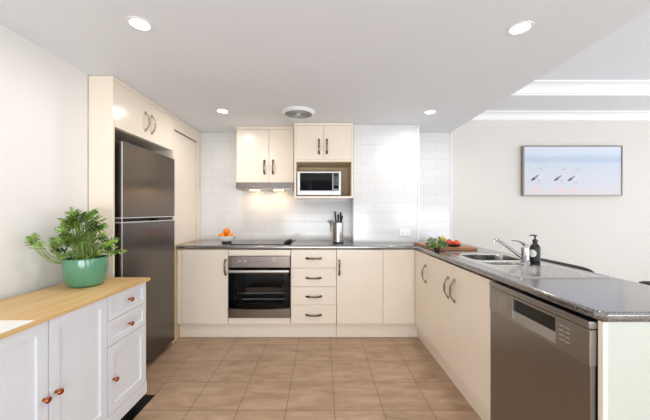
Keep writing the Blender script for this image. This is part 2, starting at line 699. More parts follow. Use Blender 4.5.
# ------------------------------------------------------------------ base cabinets, back run
t = thing('base_cabinet', 'cream base cabinet with one tall door between the fridge and the oven', 'cabinet', (-1.15, 3.08, 0))
b = carcass(NB(), -1.388, -0.902, YF + 0.018, YB - 0.005, Z0, 0.864, '-y')
obj('body', b, 'cream_in', t)
obj('filler_strip', box(NB(), -1.388, -1.347, YF, YF + 0.018, Z0, Z1, 0.001), 'cream', t)
d = obj('door', box(NB(), -1.344, -0.902, YF, YF + 0.0175, Z0, Z1, 0.0015), 'cream', t)
handle(d, (-0.925, YF, ZH), 'z', (0, -1, 0))

t = thing('oven_cabinet', 'cream housing cabinet framing the built-in oven', 'cabinet', (-0.6, 3.08, 0))
b = NB()
box(b, -0.898, -0.896, YF + 0.018, YB - 0.005, Z0, 0.864)
box(b, -0.304, -0.302, YF + 0.018, YB - 0.005, Z0, 0.864)
box(b, -0.896, -0.304, YF + 0.018, YB - 0.005, Z0, 0.165)
obj('body', b, 'cream_in', t)
obj('top_rail', box(NB(), -0.897, -0.303, YF, YF + 0.018, 0.801, Z1, 0.001), 'cream', t)
obj('bottom_rail', box(NB(), -0.897, -0.303, YF, YF + 0.018, Z0, 0.206, 0.001), 'cream', t)

t = thing('drawer_cabinet', 'cream base cabinet with a stack of four drawers right of the oven', 'cabinet', (-0.08, 3.08, 0))
obj('body', carcass(NB(), -0.298, 0.138, YF + 0.018, YB - 0.005, Z0, 0.864, '-y'), 'cream_in', t)
zs = [0.858, 0.682, 0.503, 0.328, 0.148]
for k in range(4):
    d = obj('drawer', box(NB(), -0.298 + G, 0.138 - G, YF, YF + 0.0175, zs[k + 1] + G, zs[k] - G, 0.0015), 'cream', t)
    handle(d, (-0.08, YF, (zs[k] + zs[k + 1]) / 2 - 0.004 + (0.01 if k == 0 else 0)), 'x', (0, -1, 0))

t = thing('base_cabinet', 'cream base cabinet with one door right of the four drawers', 'cabinet', (0.36, 3.08, 0))
b = NB()
carcass(b, 0.141, 0.325, YF + 0.018, YB - 0.005, Z0, 0.864, '-y')
box(b, 0.325, 0.584, YF + 0.018, 3.05, Z0, Z0 + 0.016)
box(b, 0.568, 0.584, YF + 0.018, 3.05, Z0 + 0.016, 0.864)
obj('body', b, 'cream_in', t)
d = obj('door', box(NB(), 0.141, 0.584, YF, YF + 0.0175, Z0, Z1, 0.0015), 'cream', t)
handle(d, (0.166, YF, ZH), 'z', (0, -1, 0))

t = thing('corner_cabinet', 'cream blind corner cabinet panel without handle where the two runs meet', 'cabinet', (0.74, 2.95, 0))
obj('body', box(NB(), 0.587, XF, YF + 0.02, 3.05, Z0, 0.864), 'cream_in', t)
obj('front_panel', box(NB(), 0.587, XF - 0.001, YF, YF + 0.0185, Z0, Z1, 0.001), 'cream', t)

# ------------------------------------------------------------------ peninsula cabinets
t = thing('base_cabinet', 'narrow cream cabinet with one door in the corner of the peninsula', 'cabinet', (1.15, 2.63, 0))
obj('body', carcass(NB(), XF + 0.02, 1.40, 2.463, 3.04, Z0, 0.864, '-x'), 'cream_in', t)
d = obj('door', box(NB(), XF, XF + 0.0175, 2.461, 2.797, Z0, Z1, 0.0015), 'cream', t)
handle(d, (XF, 2.505, ZH), 'z', (-1, 0, 0))

t = thing('sink_cabinet', 'cream two-door cabinet under the sink beside the dishwasher', 'cabinet', (1.15, 2.0, 0))
obj('body', carcass(NB(), XF + 0.02, 1.40, 1.540, 2.460, Z0, 0.864, '-x', top=False), 'cream_in', t)
d = obj('door', box(NB(), XF, XF + 0.0175, 2.0005, 2.458, Z0, Z1, 0.0015), 'cream', t)
handle(d, (XF, 2.055, ZH), 'z', (-1, 0, 0))
d = obj('door', box(NB(), XF, XF + 0.0175, 1.537, 1.9985, Z0, Z1, 0.0015), 'cream', t)
handle(d, (XF, 1.96, ZH), 'z', (-1, 0, 0))

t = thing('peninsula_panelling', 'pale panel closing the near end and dining side of the peninsula', 'panel', (1.15, 0.95, 0))
obj('end_panel', box(NB(), 0.9185, 1.418, 0.939, 0.955, 0, 0.866, 0.001), 'end_panel', t)
obj('edge_strip', box(NB(), 0.902, 0.918, 0.937, 0.955, 0, 0.866, 0.001), 'cream', t, 'cream edge strip')
obj('back_panel', box(NB(), 1.402, 1.418, 0.956, YB - 0.005, 0, 0.866, 0.001), 'end_panel', t)

# kickboards
tag(obj('kickboard', box(NB(), -1.388, 0.139, YF + 0.045, YF + 0.06, 0.001, Z0 - 0.002, 0.001), 'cream'),
    'long cream kickboard under the oven and drawers', 'kickboard', 'kickboards')
tag(obj('kickboard', box(NB(), 0.1415, XF + 0.044, YF + 0.045, YF + 0.06, 0.001, Z0 - 0.002, 0.001), 'cream'),
    'short cream kickboard under the door right of the drawers', 'kickboard', 'kickboards')
tag(obj('kickboard', box(NB(), XF + 0.046, XF + 0.06, 1.537, YF + 0.06, 0.001, Z0 - 0.002, 0.001), 'cream'),
    'cream kickboard under the peninsula doors', 'kickboard', 'kickboards')

# ------------------------------------------------------------------ benchtop
ex = 0.889
outer = [(-1.389, 2.778), (ex, 2.778), (ex, 0.955), (ex + 0.022, 0.930), (1.44, 0.930), (1.44, YB - 0.002), (1.012, YB - 0.002),
         (1.012, 3.052), (0.328, 3.052), (0.328, YB - 0.002), (-1.389, YB - 0.002)]
b = NB()
prism_holes(b, outer, [rrect(1.000, 1.362, 1.733, 2.212, 0.03, 3)], 0.867, ZT)
b.edges.ensure_lookup_table()
fr = []
for e in b.edges:
    p, q = e.verts[0].co, e.verts[1].co
    if abs(p.z - q.z) > 1e-4:
        continue
    def front(v):
        return (abs(v.y - 2.778) < 1e-4 and v.x <= ex + 1e-4) or (abs(v.x - ex) < 1e-4) or (abs(v.y - 0.93) < 1e-4) or (abs(v.x - 1.44) < 1e-4)
    if front(p) and front(q) and len(e.link_faces) == 2 and abs(e.link_faces[0].normal.z - e.link_faces[1].normal.z) > 0.5 or \
       (front(p) and front(q) and {round(abs(f.normal.z)) for f in e.link_faces} == {0, 1}):
        fr.append(e)
bmesh.ops.bevel(b, geom=fr, offset=0.011, segments=4, affect='EDGES', profile=0.5, clamp_overlap=True)
tag(obj('benchtop', b, 'granite', ang=30), 'dark speckled granite-look benchtop running along the back wall and peninsula', 'benchtop')

# ------------------------------------------------------------------ sink
t = thing('sink', 'stainless steel one and a half bowl sink with drainer in the peninsula', 'sink', (1.18, 1.9, ZT))
b = NB()
zt = ZT + 0.004
out = rrect(0.955, 1.412, 1.408, 2.295, 0.025, 5)
b1 = rrect(1.012, 1.350, 1.915, 2.200, 0.055, 6)
b2 = rrect(1.012, 1.240, 1.745, 1.880, 0.045, 6)
lt = [loop(b, p, zt) for p in (out, b1, b2)]
bmesh.ops.triangle_fill(b, use_beauty=True, use_dissolve=False, edges=[e for r in lt for e in r[1]])
lo, _ = loop(b, rrect(0.952, 1.415, 1.405, 2.298, 0.027, 5), ZT + 0.0005)
bridge(b, lt[0][0], lo)
# raised rim
ri = [loop(b, rrect(0.957 + i * 0.006, 1.410 - i * 0.006, 1.410 + i * 0.006, 2.293 - i * 0.006, 0.024 - i * 0.003, 5), zt + h)[0]
      for i, h in enumerate((0.0002, 0.003, 0.0002))]
bridge(b, ri[0], ri[1])
bridge(b, ri[1], ri[2])
obj('sink_deck', b, 'sink', t, recalc=True)


def bowl(rect, r, depth, name):
    bm = NB()
    x0, x1, y0, y1 = rect
    prev = None
    for ins, dz in ((0, 0), (0.003, 0.006), (0.006, depth * 0.7), (0.012, depth * 0.9), (0.03, depth)):
        vs, _ = loop(bm, rrect(x0 + ins, x1 - ins, y0 + ins, y1 - ins, r, 6), zt - dz)
        if prev:
            bridge(bm, prev, vs)
        prev = vs
    bm.faces.new(prev)
    return obj(name, bm, 'sink', t, recalc=True)


for rect, r, dp, cx, cy in (((1.012, 1.350, 1.915, 2.200), 0.055, 0.17, 1.18, 2.06), ((1.012, 1.240, 1.745, 1.880), 0.045, 0.12, 1.126, 1.812)):
    bo = bowl(rect, r, dp, 'bowl')
    obj('drain', lathe(NB(), [(0, 0.002), (0.02, 0.002), (0.024, 0.004), (0.036, 0.003), (0.038, 0.0)], 20, (cx, cy, zt - dp + 0.0005)), 'chrome', bo)
b = NB()
for k in range(8):
    x = 1.03 + k * 0.042
    tube(b, [(x, 1.448, zt - 0.001), (x, 1.60, zt - 0.001), (x, 1.715, zt - 0.001)], [0.0035, 0.0045, 0.0035], 6)
obj('drainer_ridges', b, 'sink', t)

# ------------------------------------------------------------------ mixer tap
tx, ty = 1.276, 1.835
t = thing('mixer_tap', 'chrome single-lever mixer tap standing on the sink deck', 'tap', (tx, ty, zt))
b = NB()
lathe(b, [(0.0, 0), (0.027, 0), (0.027, 0.006), (0.021, 0.012), (0.020, 0.06), (0.021, 0.085), (0.019, 0.1), (0.012, 0.112), (0, 0.116)], 24, (tx, ty, zt))
obj('body', b, 'chrome', t)
b = NB()
sp = [(tx - 0.005, ty + 0.005, zt + 0.025), (tx - 0.035, ty + 0.03, zt + 0.05), (tx - 0.07, ty + 0.058, zt + 0.085), (tx - 0.105, ty + 0.088, zt + 0.118),
      (tx - 0.125, ty + 0.104, zt + 0.131), (tx - 0.136, ty + 0.113, zt + 0.131), (tx - 0.140, ty + 0.116, zt + 0.120)]
sp = [(tx + (x - tx) * 0.94, ty + (y - ty) * 0.94, z) for x, y, z in sp]
tube(b, sp, [0.0125, 0.011, 0.0095, 0.0088, 0.0086, 0.0088, 0.0098], 14)
obj('spout', b, 'chrome', t)
b = NB()
tube(b, [(tx, ty, zt + 0.108), (tx - 0.02, ty - 0.002, zt + 0.124), (tx - 0.05, ty - 0.004, zt + 0.134), (tx - 0.085, ty - 0.006, zt + 0.138)],
     [0.012, 0.010, 0.007, 0.005], 12, flat=0.7)
obj('lever', b, 'chrome', t)

# ------------------------------------------------------------------ soap dispenser
sx, sy = 1.350, 1.850
t = thing('soap_dispenser', 'black pump soap bottle with a pale round label behind the tap', 'soap bottle', (sx, sy, zt))
b = NB()
lathe(b, [(0, 0), (0.026, 0), (0.0285, 0.003), (0.0285, 0.088), (0.027, 0.097), (0.017, 0.112), (0.0125, 0.116), (0.0125, 0.122), (0, 0.122)], 28, (sx, sy, zt + 0.0005))
obj('bottle', b, 'blackp', t)
b = NB()
lathe(b, [(0, 0.1225), (0.014, 0.1225), (0.0145, 0.138), (0.011, 0.142), (0.005, 0.144), (0.0045, 0.162), (0, 0.162)], 20, (sx, sy, zt))
box(b, sx - 0.008, sx + 0.008, sy - 0.008, sy + 0.008, zt + 0.162, zt + 0.171, 0.002)
tube(b, [(sx - 0.004, sy, zt + 0.168), (sx - 0.028, sy, zt + 0.170), (sx - 0.036, sy, zt + 0.165)], [0.0045, 0.004, 0.003], 8)
obj('pump', b, 'blackp', t)
b = NB()
n = 24   # round label wrapped on the bottle
a0 = R(205)
ring = [b.verts.new((sx + 0.0290 * math.cos(a0 + 0.023 / 0.029 * math.cos(2 * PI * i / n)),
                     sy + 0.0290 * math.sin(a0 + 0.023 / 0.029 * math.cos(2 * PI * i / n)),
                     zt + 0.056 + 0.024 * math.sin(2 * PI * i / n))) for i in range(n)]
mid = [b.verts.new((sx + 0.0292 * math.cos(a0 + 0.011 / 0.029 * math.cos(2 * PI * i / n)),
                    sy + 0.0292 * math.sin(a0 + 0.011 / 0.029 * math.cos(2 * PI * i / n)),
                    zt + 0.056 + 0.012 * math.sin(2 * PI * i / n))) for i in range(n)]
cc = b.verts.new((sx + 0.0293 * math.cos(a0), sy + 0.0293 * math.sin(a0), zt + 0.056))
bridge(b, ring, mid)
for i in range(n):
    b.faces.new((mid[i], mid[(i + 1) % n], cc))
obj('label_sticker', b, 'label', t)

# ------------------------------------------------------------------ dishwasher
t = thing('dishwasher', 'stainless steel dishwasher with pocket handle at the near end of the peninsula', 'dishwasher', (1.15, 1.24, 0))
DX = 0.878
y0, y1 = 0.958, 1.532
obj('body', box(NB(), 0.904, 1.39, y0 + 0.001, y1 - 0.002, 0.10, 0.835), 'blackp', t)
obj('plinth', box(NB(), 0.935, 1.39, y0 + 0.005, y1 - 0.002, 0.002, 0.098), 'blackp', t)
obj('door', box(NB(), DX + 0.004, 0.9015, y0 + 0.002, y1 - 0.002, 0.11, 0.712, 0.002), 'dw', t)
# control fascia: front face with the pocket cut out
b = NB()
pz0, pz1 = 0.752, 0.822
ya, yb = 1.10, 1.345
fz0, fz1 = 0.713, 0.832
box(b, DX, 0.9015, y0, ya, fz0, fz1, 0.0015)
box(b, DX, 0.9015, yb, y1 - 0.002, fz0, fz1, 0.0015)
box(b, DX, 0.9015, ya, yb, pz1, fz1)
# pocket lip sloping inward
vs = [b.verts.new(p) for p in ((DX, ya, fz0), (DX, yb, fz0), (DX, yb, fz0 + 0.012), (DX, ya, fz0 + 0.012),
                               (0.897, ya, fz0), (0.897, yb, fz0), (0.893, yb, pz0 + 0.012), (0.893, ya, pz0 + 0.012))]
for f in ((0, 1, 2, 3), (3, 2, 6, 7), (0, 4, 5, 1), (4, 7, 6, 5), (0, 3, 7, 4), (1, 5, 6, 2)):
    b.faces.new([vs[i] for i in f])
fa = obj('control_panel', b, 'dw_panel', t, smooth=False)
obj('handle_recess', box(NB(), 0.892, 0.8995, ya, yb, pz0, pz1), 'blackp', fa)
obj('top_lid', box(NB(), DX - 0.002, 0.93, y0, y1 - 0.002, 0.8345, 0.860, 0.003), 'dw_panel', t)
b = NB()
for yc in (1.405, 1.435):
    for k in range(5):
        box(b, DX - 0.0008, DX + 0.001, yc - 0.009, yc + 0.009, 0.748 + k * 0.014, 0.7495 + k * 0.014)
obj('program_buttons', b, 'marking', fa)
b = NB()
for yc in (1.045, 1.072):
    for k in range(4):
        box(b, DX - 0.0008, DX + 0.001, yc - 0.010, yc + 0.010, 0.752 + k * 0.017, 0.7535 + k * 0.017)
obj('control_markings', b, 'marking', fa)

# ------------------------------------------------------------------ oven
t = thing('oven', 'built-in electric oven with steel fascia and black glass door', 'oven', (-0.6, 3.05, 0.2))
ox0, ox1 = -0.893, -0.307
oz0, oz1 = 0.210, 0.797
b = NB()
carcass(b, ox0 + 0.01, ox1 - 0.01, YF + 0.03, 3.30, oz0 + 0.005, oz1 - 0.09, '-y', t=0.03)
obj('body', b, 'cavity', t)
fas = obj('control_panel', box(NB(), ox0, ox1, YF - 0.018, YF + 0.03, 0.690, oz1, 0.003), 'steel_h', t)
for kx in (-0.803, -0.745, -0.468):
    bm = NB()
    mt = Matrix.Rotation(R(90), 4, 'X')
    lathe(bm, [(0, 0), (0.020, 0), (0.020, 0.004), (0.016, 0.006), (0.015, 0.024), (0.013, 0.027), (0, 0.027)], 24, (kx, YF - 0.0182, 0.748), mt)
    k_ = obj('knob', bm, 'nickel', fas)
    obj('pointer', box(NB(), kx - 0.0025, kx + 0.0025, YF - 0.0475, YF - 0.0435, 0.736, 0.763), 'blackp', k_)
b = NB()
for k in range(6):
    box(b, -0.64 + k * 0.014, -0.631 + k * 0.014, YF - 0.0187, YF - 0.0175, 0.7445, 0.7485)
obj('control_markings', b, 'blackp', fas)
# door: glass sheet with steel foot
dr = obj('door', box(NB(), ox0, ox1, YF - 0.016, YF - 0.010, 0.300, 0.686, 0.001), 'ovenglass', t)
b = NB()   # dark border printed behind the glass
wx0, wx1, wz0, wz1 = -0.825, -0.365, 0.335, 0.640
box(b, ox0, wx0, YF - 0.009, YF + 0.026, 0.300, 0.686)
box(b, wx1, ox1, YF - 0.009, YF + 0.026, 0.300, 0.686)
box(b, wx0, wx1, YF - 0.009, YF + 0.026, wz1, 0.686)
box(b, wx0, wx1, YF - 0.009, YF + 0.026, 0.300, wz0)
obj('glass_border', b, 'black_gloss', dr)
b = NB()
nn = 16
pf = []
for i in range(nn + 1):
    u = i / nn
    pf.append((ox0 + (ox1 - ox0) * u, 0.302 - 0.012 * (2 * u - 1) ** 2 * -1 - 0.012))
v0 = [b.verts.new((x, YF - 0.018, z)) for x, z in pf]
v1 = [b.verts.new((x, YF - 0.018, oz0)) for x, z in pf]
v2 = [b.verts.new((x, YF + 0.025, z)) for x, z in pf]
v3 = [b.verts.new((x, YF + 0.025, oz0)) for x, z in pf]
for i in range(nn):
    b.faces.new((v0[i], v0[i + 1], v1[i + 1], v1[i]))
    b.faces.new((v0[i], v2[i], v2[i + 1], v0[i + 1]))
    b.faces.new((v1[i], v1[i + 1], v3[i + 1], v3[i]))
b.faces.new((v0[0], v1[0], v3[0], v2[0]))
b.faces.new((v0[-1], v2[-1], v3[-1], v1[-1]))
obj('lower_panel', b, 'steel_h', dr)
b = NB()
box(b, ox0 + 0.006, ox1 - 0.006, YF - 0.056, YF - 0.040, 0.644, 0.672, 0.005)
box(b, ox0 + 0.03, ox0 + 0.05, YF - 0.042, YF - 0.016, 0.650, 0.668)
box(b, ox1 - 0.05, ox1 - 0.03, YF - 0.042, YF - 0.016, 0.650, 0.668)
obj('handle', b, 'steel', dr)
for z in (0.355, 0.415):
    b = NB()
    for yy in (2.90, 3.22):
        tube(b, [(-0.85, yy, z), (-0.35, yy, z)], 0.006, 8)
    for k in range(15):
        x = -0.84 + k * 0.034
        tube(b, [(x, 2.90, z), (x, 3.22, z)], 0.0022, 6)
    obj('rack', b, 'chrome', t)
b = NB()
box(b, -0.76, -0.40, 2.92, 3.2, 0.421, 0.425)
for a in ((-0.76, -0.755, 2.92, 3.2), (-0.405, -0.40, 2.92, 3.2), (-0.755, -0.405, 2.92, 2.925), (-0.755, -0.405, 3.195, 3.2)):
    box(b, *a, 0.4255, 0.465)
obj('baking_tray', b, 'tray', t)

# ------------------------------------------------------------------ cooktop
t = thing('cooktop', 'black glass electric cooktop set into the benchtop above the oven', 'cooktop', (-0.6, 3.06, ZT))
gl = obj('glass_top', box(NB(), -0.89, -0.31, 2.83, 3.29, ZT + 0.0005, ZT + 0.007, 0.002), 'black_gloss', t)
b = NB()
for cx, cy, rr in ((-0.74, 2.95, 0.09), (-0.74, 3.17, 0.075), (-0.52, 3.17, 0.09), (-0.52, 2.95, 0.075)):
    for r0 in (rr, rr - 0.02):
        m_ = [b.verts.new((cx + r0 * math.cos(2 * PI * i / 40), cy + r0 * math.sin(2 * PI * i / 40), ZT + 0.0073)) for i in range(40)]
        n_ = [b.verts.new((cx + (r0 - 0.002) * math.cos(2 * PI * i / 40), cy + (r0 - 0.002) * math.sin(2 * PI * i / 40), ZT + 0.0073)) for i in range(40)]
        bridge(b, m_, n_)
obj('burner_rings', b, 'button', gl)
for k in range(4):
    cy = 2.90 + k * 0.085
    bm = lathe(NB(), [(0, 0), (0.019, 0), (0.019, 0.003), (0.016, 0.006), (0.015, 0.019), (0, 0.021)], 20, (-0.36, cy, ZT + 0.0073))
    obj('knob', bm, 'blackp', t)

# black pepper-spoon set resting right of the cooktop
t = thing('spoon_rest', 'small black spoon rest with a spoon on the right edge of the cooktop', 'spoon rest', (-0.345, 2.86, ZT + 0.008))
bm = NB()
lathe(bm, [(0, 0), (0.018, 0), (0.024, 0.012), (0.026, 0.03), (0.0235, 0.03), (0.02, 0.006), (0, 0.005)], 20, (-0.318, 2.862, ZT + 0.0075), Matrix.Diagonal((1, 1, 1.2, 1)))
obj('cup', bm, 'blackp', t)
bm = NB()
tube(bm, [(-0.300, 2.862, ZT + 0.026), (-0.28, 2.862, ZT + 0.034), (-0.262, 2.862, ZT + 0.046)], [0.004, 0.0035, 0.005], 8)
tube(bm, [(-0.318, 2.862, ZT + 0.014), (-0.306, 2.862, ZT + 0.04), (-0.300, 2.862, ZT + 0.056)], [0.008, 0.010, 0.006], 8)
obj('spoon', bm, 'blackp', t)

# ------------------------------------------------------------------ fruit bowl
fx, fy = -0.985, 3.02
t = thing('fruit_bowl', 'shallow white ceramic bowl with dark foot left of the cooktop', 'bowl', (fx, fy, ZT))
bm = lathe(NB(), [(0.0, 0.028), (0.04, 0.028), (0.07, 0.045), (0.088, 0.075), (0.092, 0.075), (0.086, 0.05), (0.066, 0.026), (0.045, 0.018), (0, 0.018)], 36, (fx, fy, ZT))
obj('dish', bm, 'ceramic', t)
obj('foot', lathe(NB(), [(0, 0.0005), (0.052, 0.0005), (0.046, 0.017), (0, 0.017)], 32, (fx, fy, ZT)), 'blackp', t, 'dark foot')
ors = [((-0.038, -0.022, 0.072), 'orange in the bowl, front left of the pile'), ((0.038, -0.02, 0.072), 'orange in the bowl, front right of the pile'),
       ((0.0, 0.038, 0.072), 'orange at the back of the fruit bowl'), ((0.0, -0.004, 0.122), 'orange on top of the pile in the fruit bowl')]
for (dx, dy, dz), lb in ors:
    tt = thing('orange', lb, 'orange', (fx + dx, fy + dy, ZT + dz), 'oranges in the bowl')
    obj('fruit', blob(NB(), (fx + dx, fy + dy, ZT + dz), 0.0345, 0.96, 24, 14, dimple=0.05), 'orange', tt)
    obj('stem_scar', lathe(NB(), [(0, 0.002), (0.003, 0.001), (0.0035, 0)], 8, (fx + dx, fy + dy, ZT + dz + 0.0315)), 'stem', tt)

# ------------------------------------------------------------------ knife block
kx, ky = 0.165, 3.02
t = thing('knife_block', 'round brushed steel knife block on the benchtop right of the cooktop', 'knife block', (kx, ky, ZT))
bm = NB()
lathe(bm, [(0, 0.012), (0.052, 0.012), (0.054, 0.015), (0.054, 0.208), (0.050, 0.212), (0.047, 0.205), (0, 0.205)], 36, (kx, ky, ZT))
obj('body', bm, 'steel', t)
obj('base_ring', lathe(NB(), [(0, 0.0005), (0.056, 0.0005), (0.056, 0.0115), (0, 0.0115)], 36, (kx, ky, ZT)), 'blackp', t)
obj('bristle_insert', lathe(NB(), [(0, 0.2055), (0.0465, 0.2055), (0.046, 0.211), (0, 0.211)], 24, (kx, ky, ZT)), 'blackp', t)
kn = [(-0.02, 0.0, 0.115, -0.09, 'widest kitchen knife with black handle, left in the steel block'),
      (0.002, 0.012, 0.085, 0.02, 'black handled knife standing in the middle of the steel block'),
      (0.022, -0.006, 0.105, 0.06, 'tall black handled knife toward the right of the steel block'),
      (0.034, 0.014, 0.07, 0.14, 'shortest black handled knife at the right of the steel block')]
for dx, dy, L, tilt, lb in kn:
    tt = thing('kitchen_knife', lb, 'knife', (kx + dx, ky + dy, ZT + 0.212), 'knives in the steel block')
    z0 = ZT + 0.212
    ps = [(kx + dx + tilt * u * L * 1.2, ky + dy, z0 + L * u) for u in (0, 0.15, 0.4, 0.7, 0.92, 1.0)]
    obj('grip', tube(NB(), ps, [0.012, 0.0155, 0.014, 0.0165, 0.0175, 0.010], 10, flat=0.6), 'blackp', tt)
    obj('bolster', box(NB(), kx + dx - 0.006, kx + dx + 0.006, ky + dy - 0.004, ky + dy + 0.004, z0 - 0.0005, z0 + 0.006, 0.001), 'steel', tt)
# scissors hung on the left side of the block
t = thing('kitchen_scissors', 'black handled scissors hooked on the left side of the knife block', 'scissors', (kx - 0.075, ky - 0.01, ZT + 0.1))
bm = NB()
for s in (-1, 1):
    cx, cz = kx - 0.078 + s * 0.014, ZT + 0.222
    pts = [(cx + 0.013 * math.cos(2 * PI * i / 14), ky - 0.02, cz + 0.010 * math.sin(2 * PI * i / 14)) for i in range(15)]
    tube(bm, pts, 0.0042, 6, cap=False)
    tube(bm, [(cx - s * 0.004, ky - 0.02, cz - 0.009), (kx - 0.076, ky - 0.02, cz - 0.03)], 0.005, 6)
obj('grip', bm, 'blackp', t)
bm = NB()
v = [(kx - 0.081, ZT + 0.192), (kx - 0.071, ZT + 0.192), (kx - 0.073, ZT + 0.125), (kx - 0.076, ZT + 0.115)]
f0 = [bm.verts.new((x, ky - 0.022, z)) for x, z in v]
f1 = [bm.verts.new((x, ky - 0.018, z)) for x, z in v]
bm.faces.new(f0); bm.faces.new(f1[::-1]); bridge(bm, f0, f1)
obj('blades', bm, 'dark_body', t)
obj('hook', box(NB(), kx - 0.073, kx - 0.0525, ky - 0.017, ky - 0.011, ZT + 0.183, ZT + 0.189, 0.001), 'blackp', t)

# ------------------------------------------------------------------ overhead cabinets
t = thing('overhead_cabinet', 'cream two-door wall cabinet above the rangehood', 'cabinet', (-0.6, 3.23, 1.53))
RY = 3.105
obj('body', carcass(NB(), -0.908, -0.298, RY + 0.018, YB - 0.003, 1.535, ZC - 0.003, '-y'), 'cream_in', t)
b = NB()
box(b, -0.912, -0.297, RY - 0.006, RY + 0.017, 2.100, ZC - 0.002, 0.001)
box(b, -0.912, -0.9085, RY + 0.0175, YB - 0.003, 1.46, ZC - 0.003)
obj('frame', b, 'cream', t)
d = obj('door', box(NB(), -0.908, -0.5665, RY, RY + 0.0175, 1.534, 2.098, 0.0015), 'cream', t)
handle(d, (-0.612, RY, 1.697), 'z', (0, -1, 0))
d = obj('door', box(NB(), -0.5635, -0.302, RY, RY + 0.0175, 1.534, 2.098, 0.0015), 'cream', t)
handle(d, (-0.520, RY, 1.697), 'z', (0, -1, 0))

t = thing('rangehood', 'slide-out steel rangehood with warm lamps under the wall cabinet', 'rangehood', (-0.6, 3.2, 1.45))
obj('front_strip', box(NB(), -0.900, -0.296, 3.05, 3.085, 1.466, 1.530, 0.003), 'steel_h', t)
obj('body', box(NB(), -0.896, -0.300, 3.0855, YB - 0.003, 1.470, 1.530), 'cream_in', t)
obj('underside_grille', box(NB(), -0.88, -0.33, 3.09, 3.33, 1.462, 1.4695), 'steel', t)
M['warm_lens'] = mat('warm_lens', (255, 220, 160), 0.4, emis=(255, 205, 130), estr=12)
for x in (-0.74, -0.48):
    obj('lamp', box(NB(), x - 0.05, x + 0.05, 3.20, 3.26, 1.457, 1.4615, 0.001), 'warm_lens', t)
    area('hood_light', (x + 0.6, 0.03, 0.003), (0, 0, 0), 0.10, 0.05, HOOD_W, (1.0, 0.76, 0.50), parent=t)

t = thing('overhead_cabinet', 'cream two-door wall cabinet with open microwave shelf beside the tiled column', 'cabinet', (0.02, 3.16, 1.36))
MY = 2.97
b = NB()
mx0, mx1 = -0.282, 0.318
box(b, mx0, mx0 + 0.018, MY, YB - 0.003, 1.362, ZC - 0.003, 0.001)
box(b, mx1 - 0.018, mx1, MY, YB - 0.003, 1.362, ZC - 0.003, 0.001)
box(b, mx0 + 0.018, mx1 - 0.018, MY, YB - 0.003, 1.362, 1.382)
box(b, mx0 + 0.018, mx1 - 0.018, MY, YB - 0.003, 1.732, 1.750)
box(b, mx0 + 0.018, mx1 - 0.018, MY - 0.0, MY + 0.02, 2.100, ZC - 0.003)
box(b, mx0 + 0.018, mx1 - 0.018, MY + 0.02, YB - 0.003, 2.103, ZC - 0.003)
obj('body', b, 'cream', t)
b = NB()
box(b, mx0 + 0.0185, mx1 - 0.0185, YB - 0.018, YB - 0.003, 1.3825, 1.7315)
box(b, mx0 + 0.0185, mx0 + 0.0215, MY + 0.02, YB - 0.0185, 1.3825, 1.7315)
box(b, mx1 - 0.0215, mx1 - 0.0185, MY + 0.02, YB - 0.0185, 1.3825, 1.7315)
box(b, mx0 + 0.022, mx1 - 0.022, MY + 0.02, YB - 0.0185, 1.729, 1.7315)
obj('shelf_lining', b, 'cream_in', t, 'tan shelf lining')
for x0, x1, hx in ((mx0 + 0.019, 0.0165, -0.030), (0.0195, mx1 - 0.019, 0.050)):
    d = obj('door', box(NB(), x0, x1, MY + 0.001, MY + 0.018, 1.752, 2.098, 0.0015), 'cream', t)
    handle(d, (hx, MY + 0.001, 1.885), 'z', (0, -1, 0), 'bronze')

# ------------------------------------------------------------------ microwave
t = thing('microwave', 'white microwave with black door on the open shelf', 'microwave', (-0.02, 3.15, 1.382))
ax0, ax1, az0, az1 = -0.252, 0.193, 1.392, 1.632
obj('body', box(NB(), ax0, ax1, MY + 0.022, 3.28, az0, az1, 0.006), 'white_plastic', t)
dr = obj('door', box(NB(), ax0, ax1 - 0.083, MY + 0.002, MY + 0.021, az0 + 0.001, az1, 0.005), 'white_plastic', t)
obj('window_panel', box(NB(), ax0 + 0.028, ax1 - 0.087, MY - 0.001, MY + 0.003, az0 + 0.045, az1 - 0.014, 0.001), 'black_gloss', dr)
cp = obj('control_panel', box(NB(), ax1 - 0.081, ax1, MY + 0.002, MY + 0.021, az0 + 0.001, az1, 0.005), 'white_plastic', t)
obj('key_panel', box(NB(), ax1 - 0.077, ax1 - 0.022, MY - 0.0005, MY + 0.003, az0 + 0.045, az1 - 0.014, 0.001), 'black_gloss', cp)
obj('display', box(NB(), ax1 - 0.071, ax1 - 0.028, MY - 0.0015, MY, az1 - 0.045, az1 - 0.024), 'lcd', cp)
b = NB()
for r_ in range(5):
    for c_ in range(3):
        box(b, ax1 - 0.070 + c_ * 0.0155, ax1 - 0.060 + c_ * 0.0155, MY - 0.0018, MY, az1 - 0.064 - r_ * 0.019, az1 - 0.055 - r_ * 0.019)
obj('keypad', b, 'button', cp)
obj('start_button', box(NB(), ax1 - 0.070, ax1 - 0.029, MY - 0.002, MY, az0 + 0.05, az0 + 0.064), 'button', cp)
for x in (ax0 + 0.03, ax1 - 0.05):
    for y in (3.0, 3.22):
        obj('foot', box(NB(), x, x + 0.03, y, y + 0.03, 1.3822, az0), 'blackp', t)

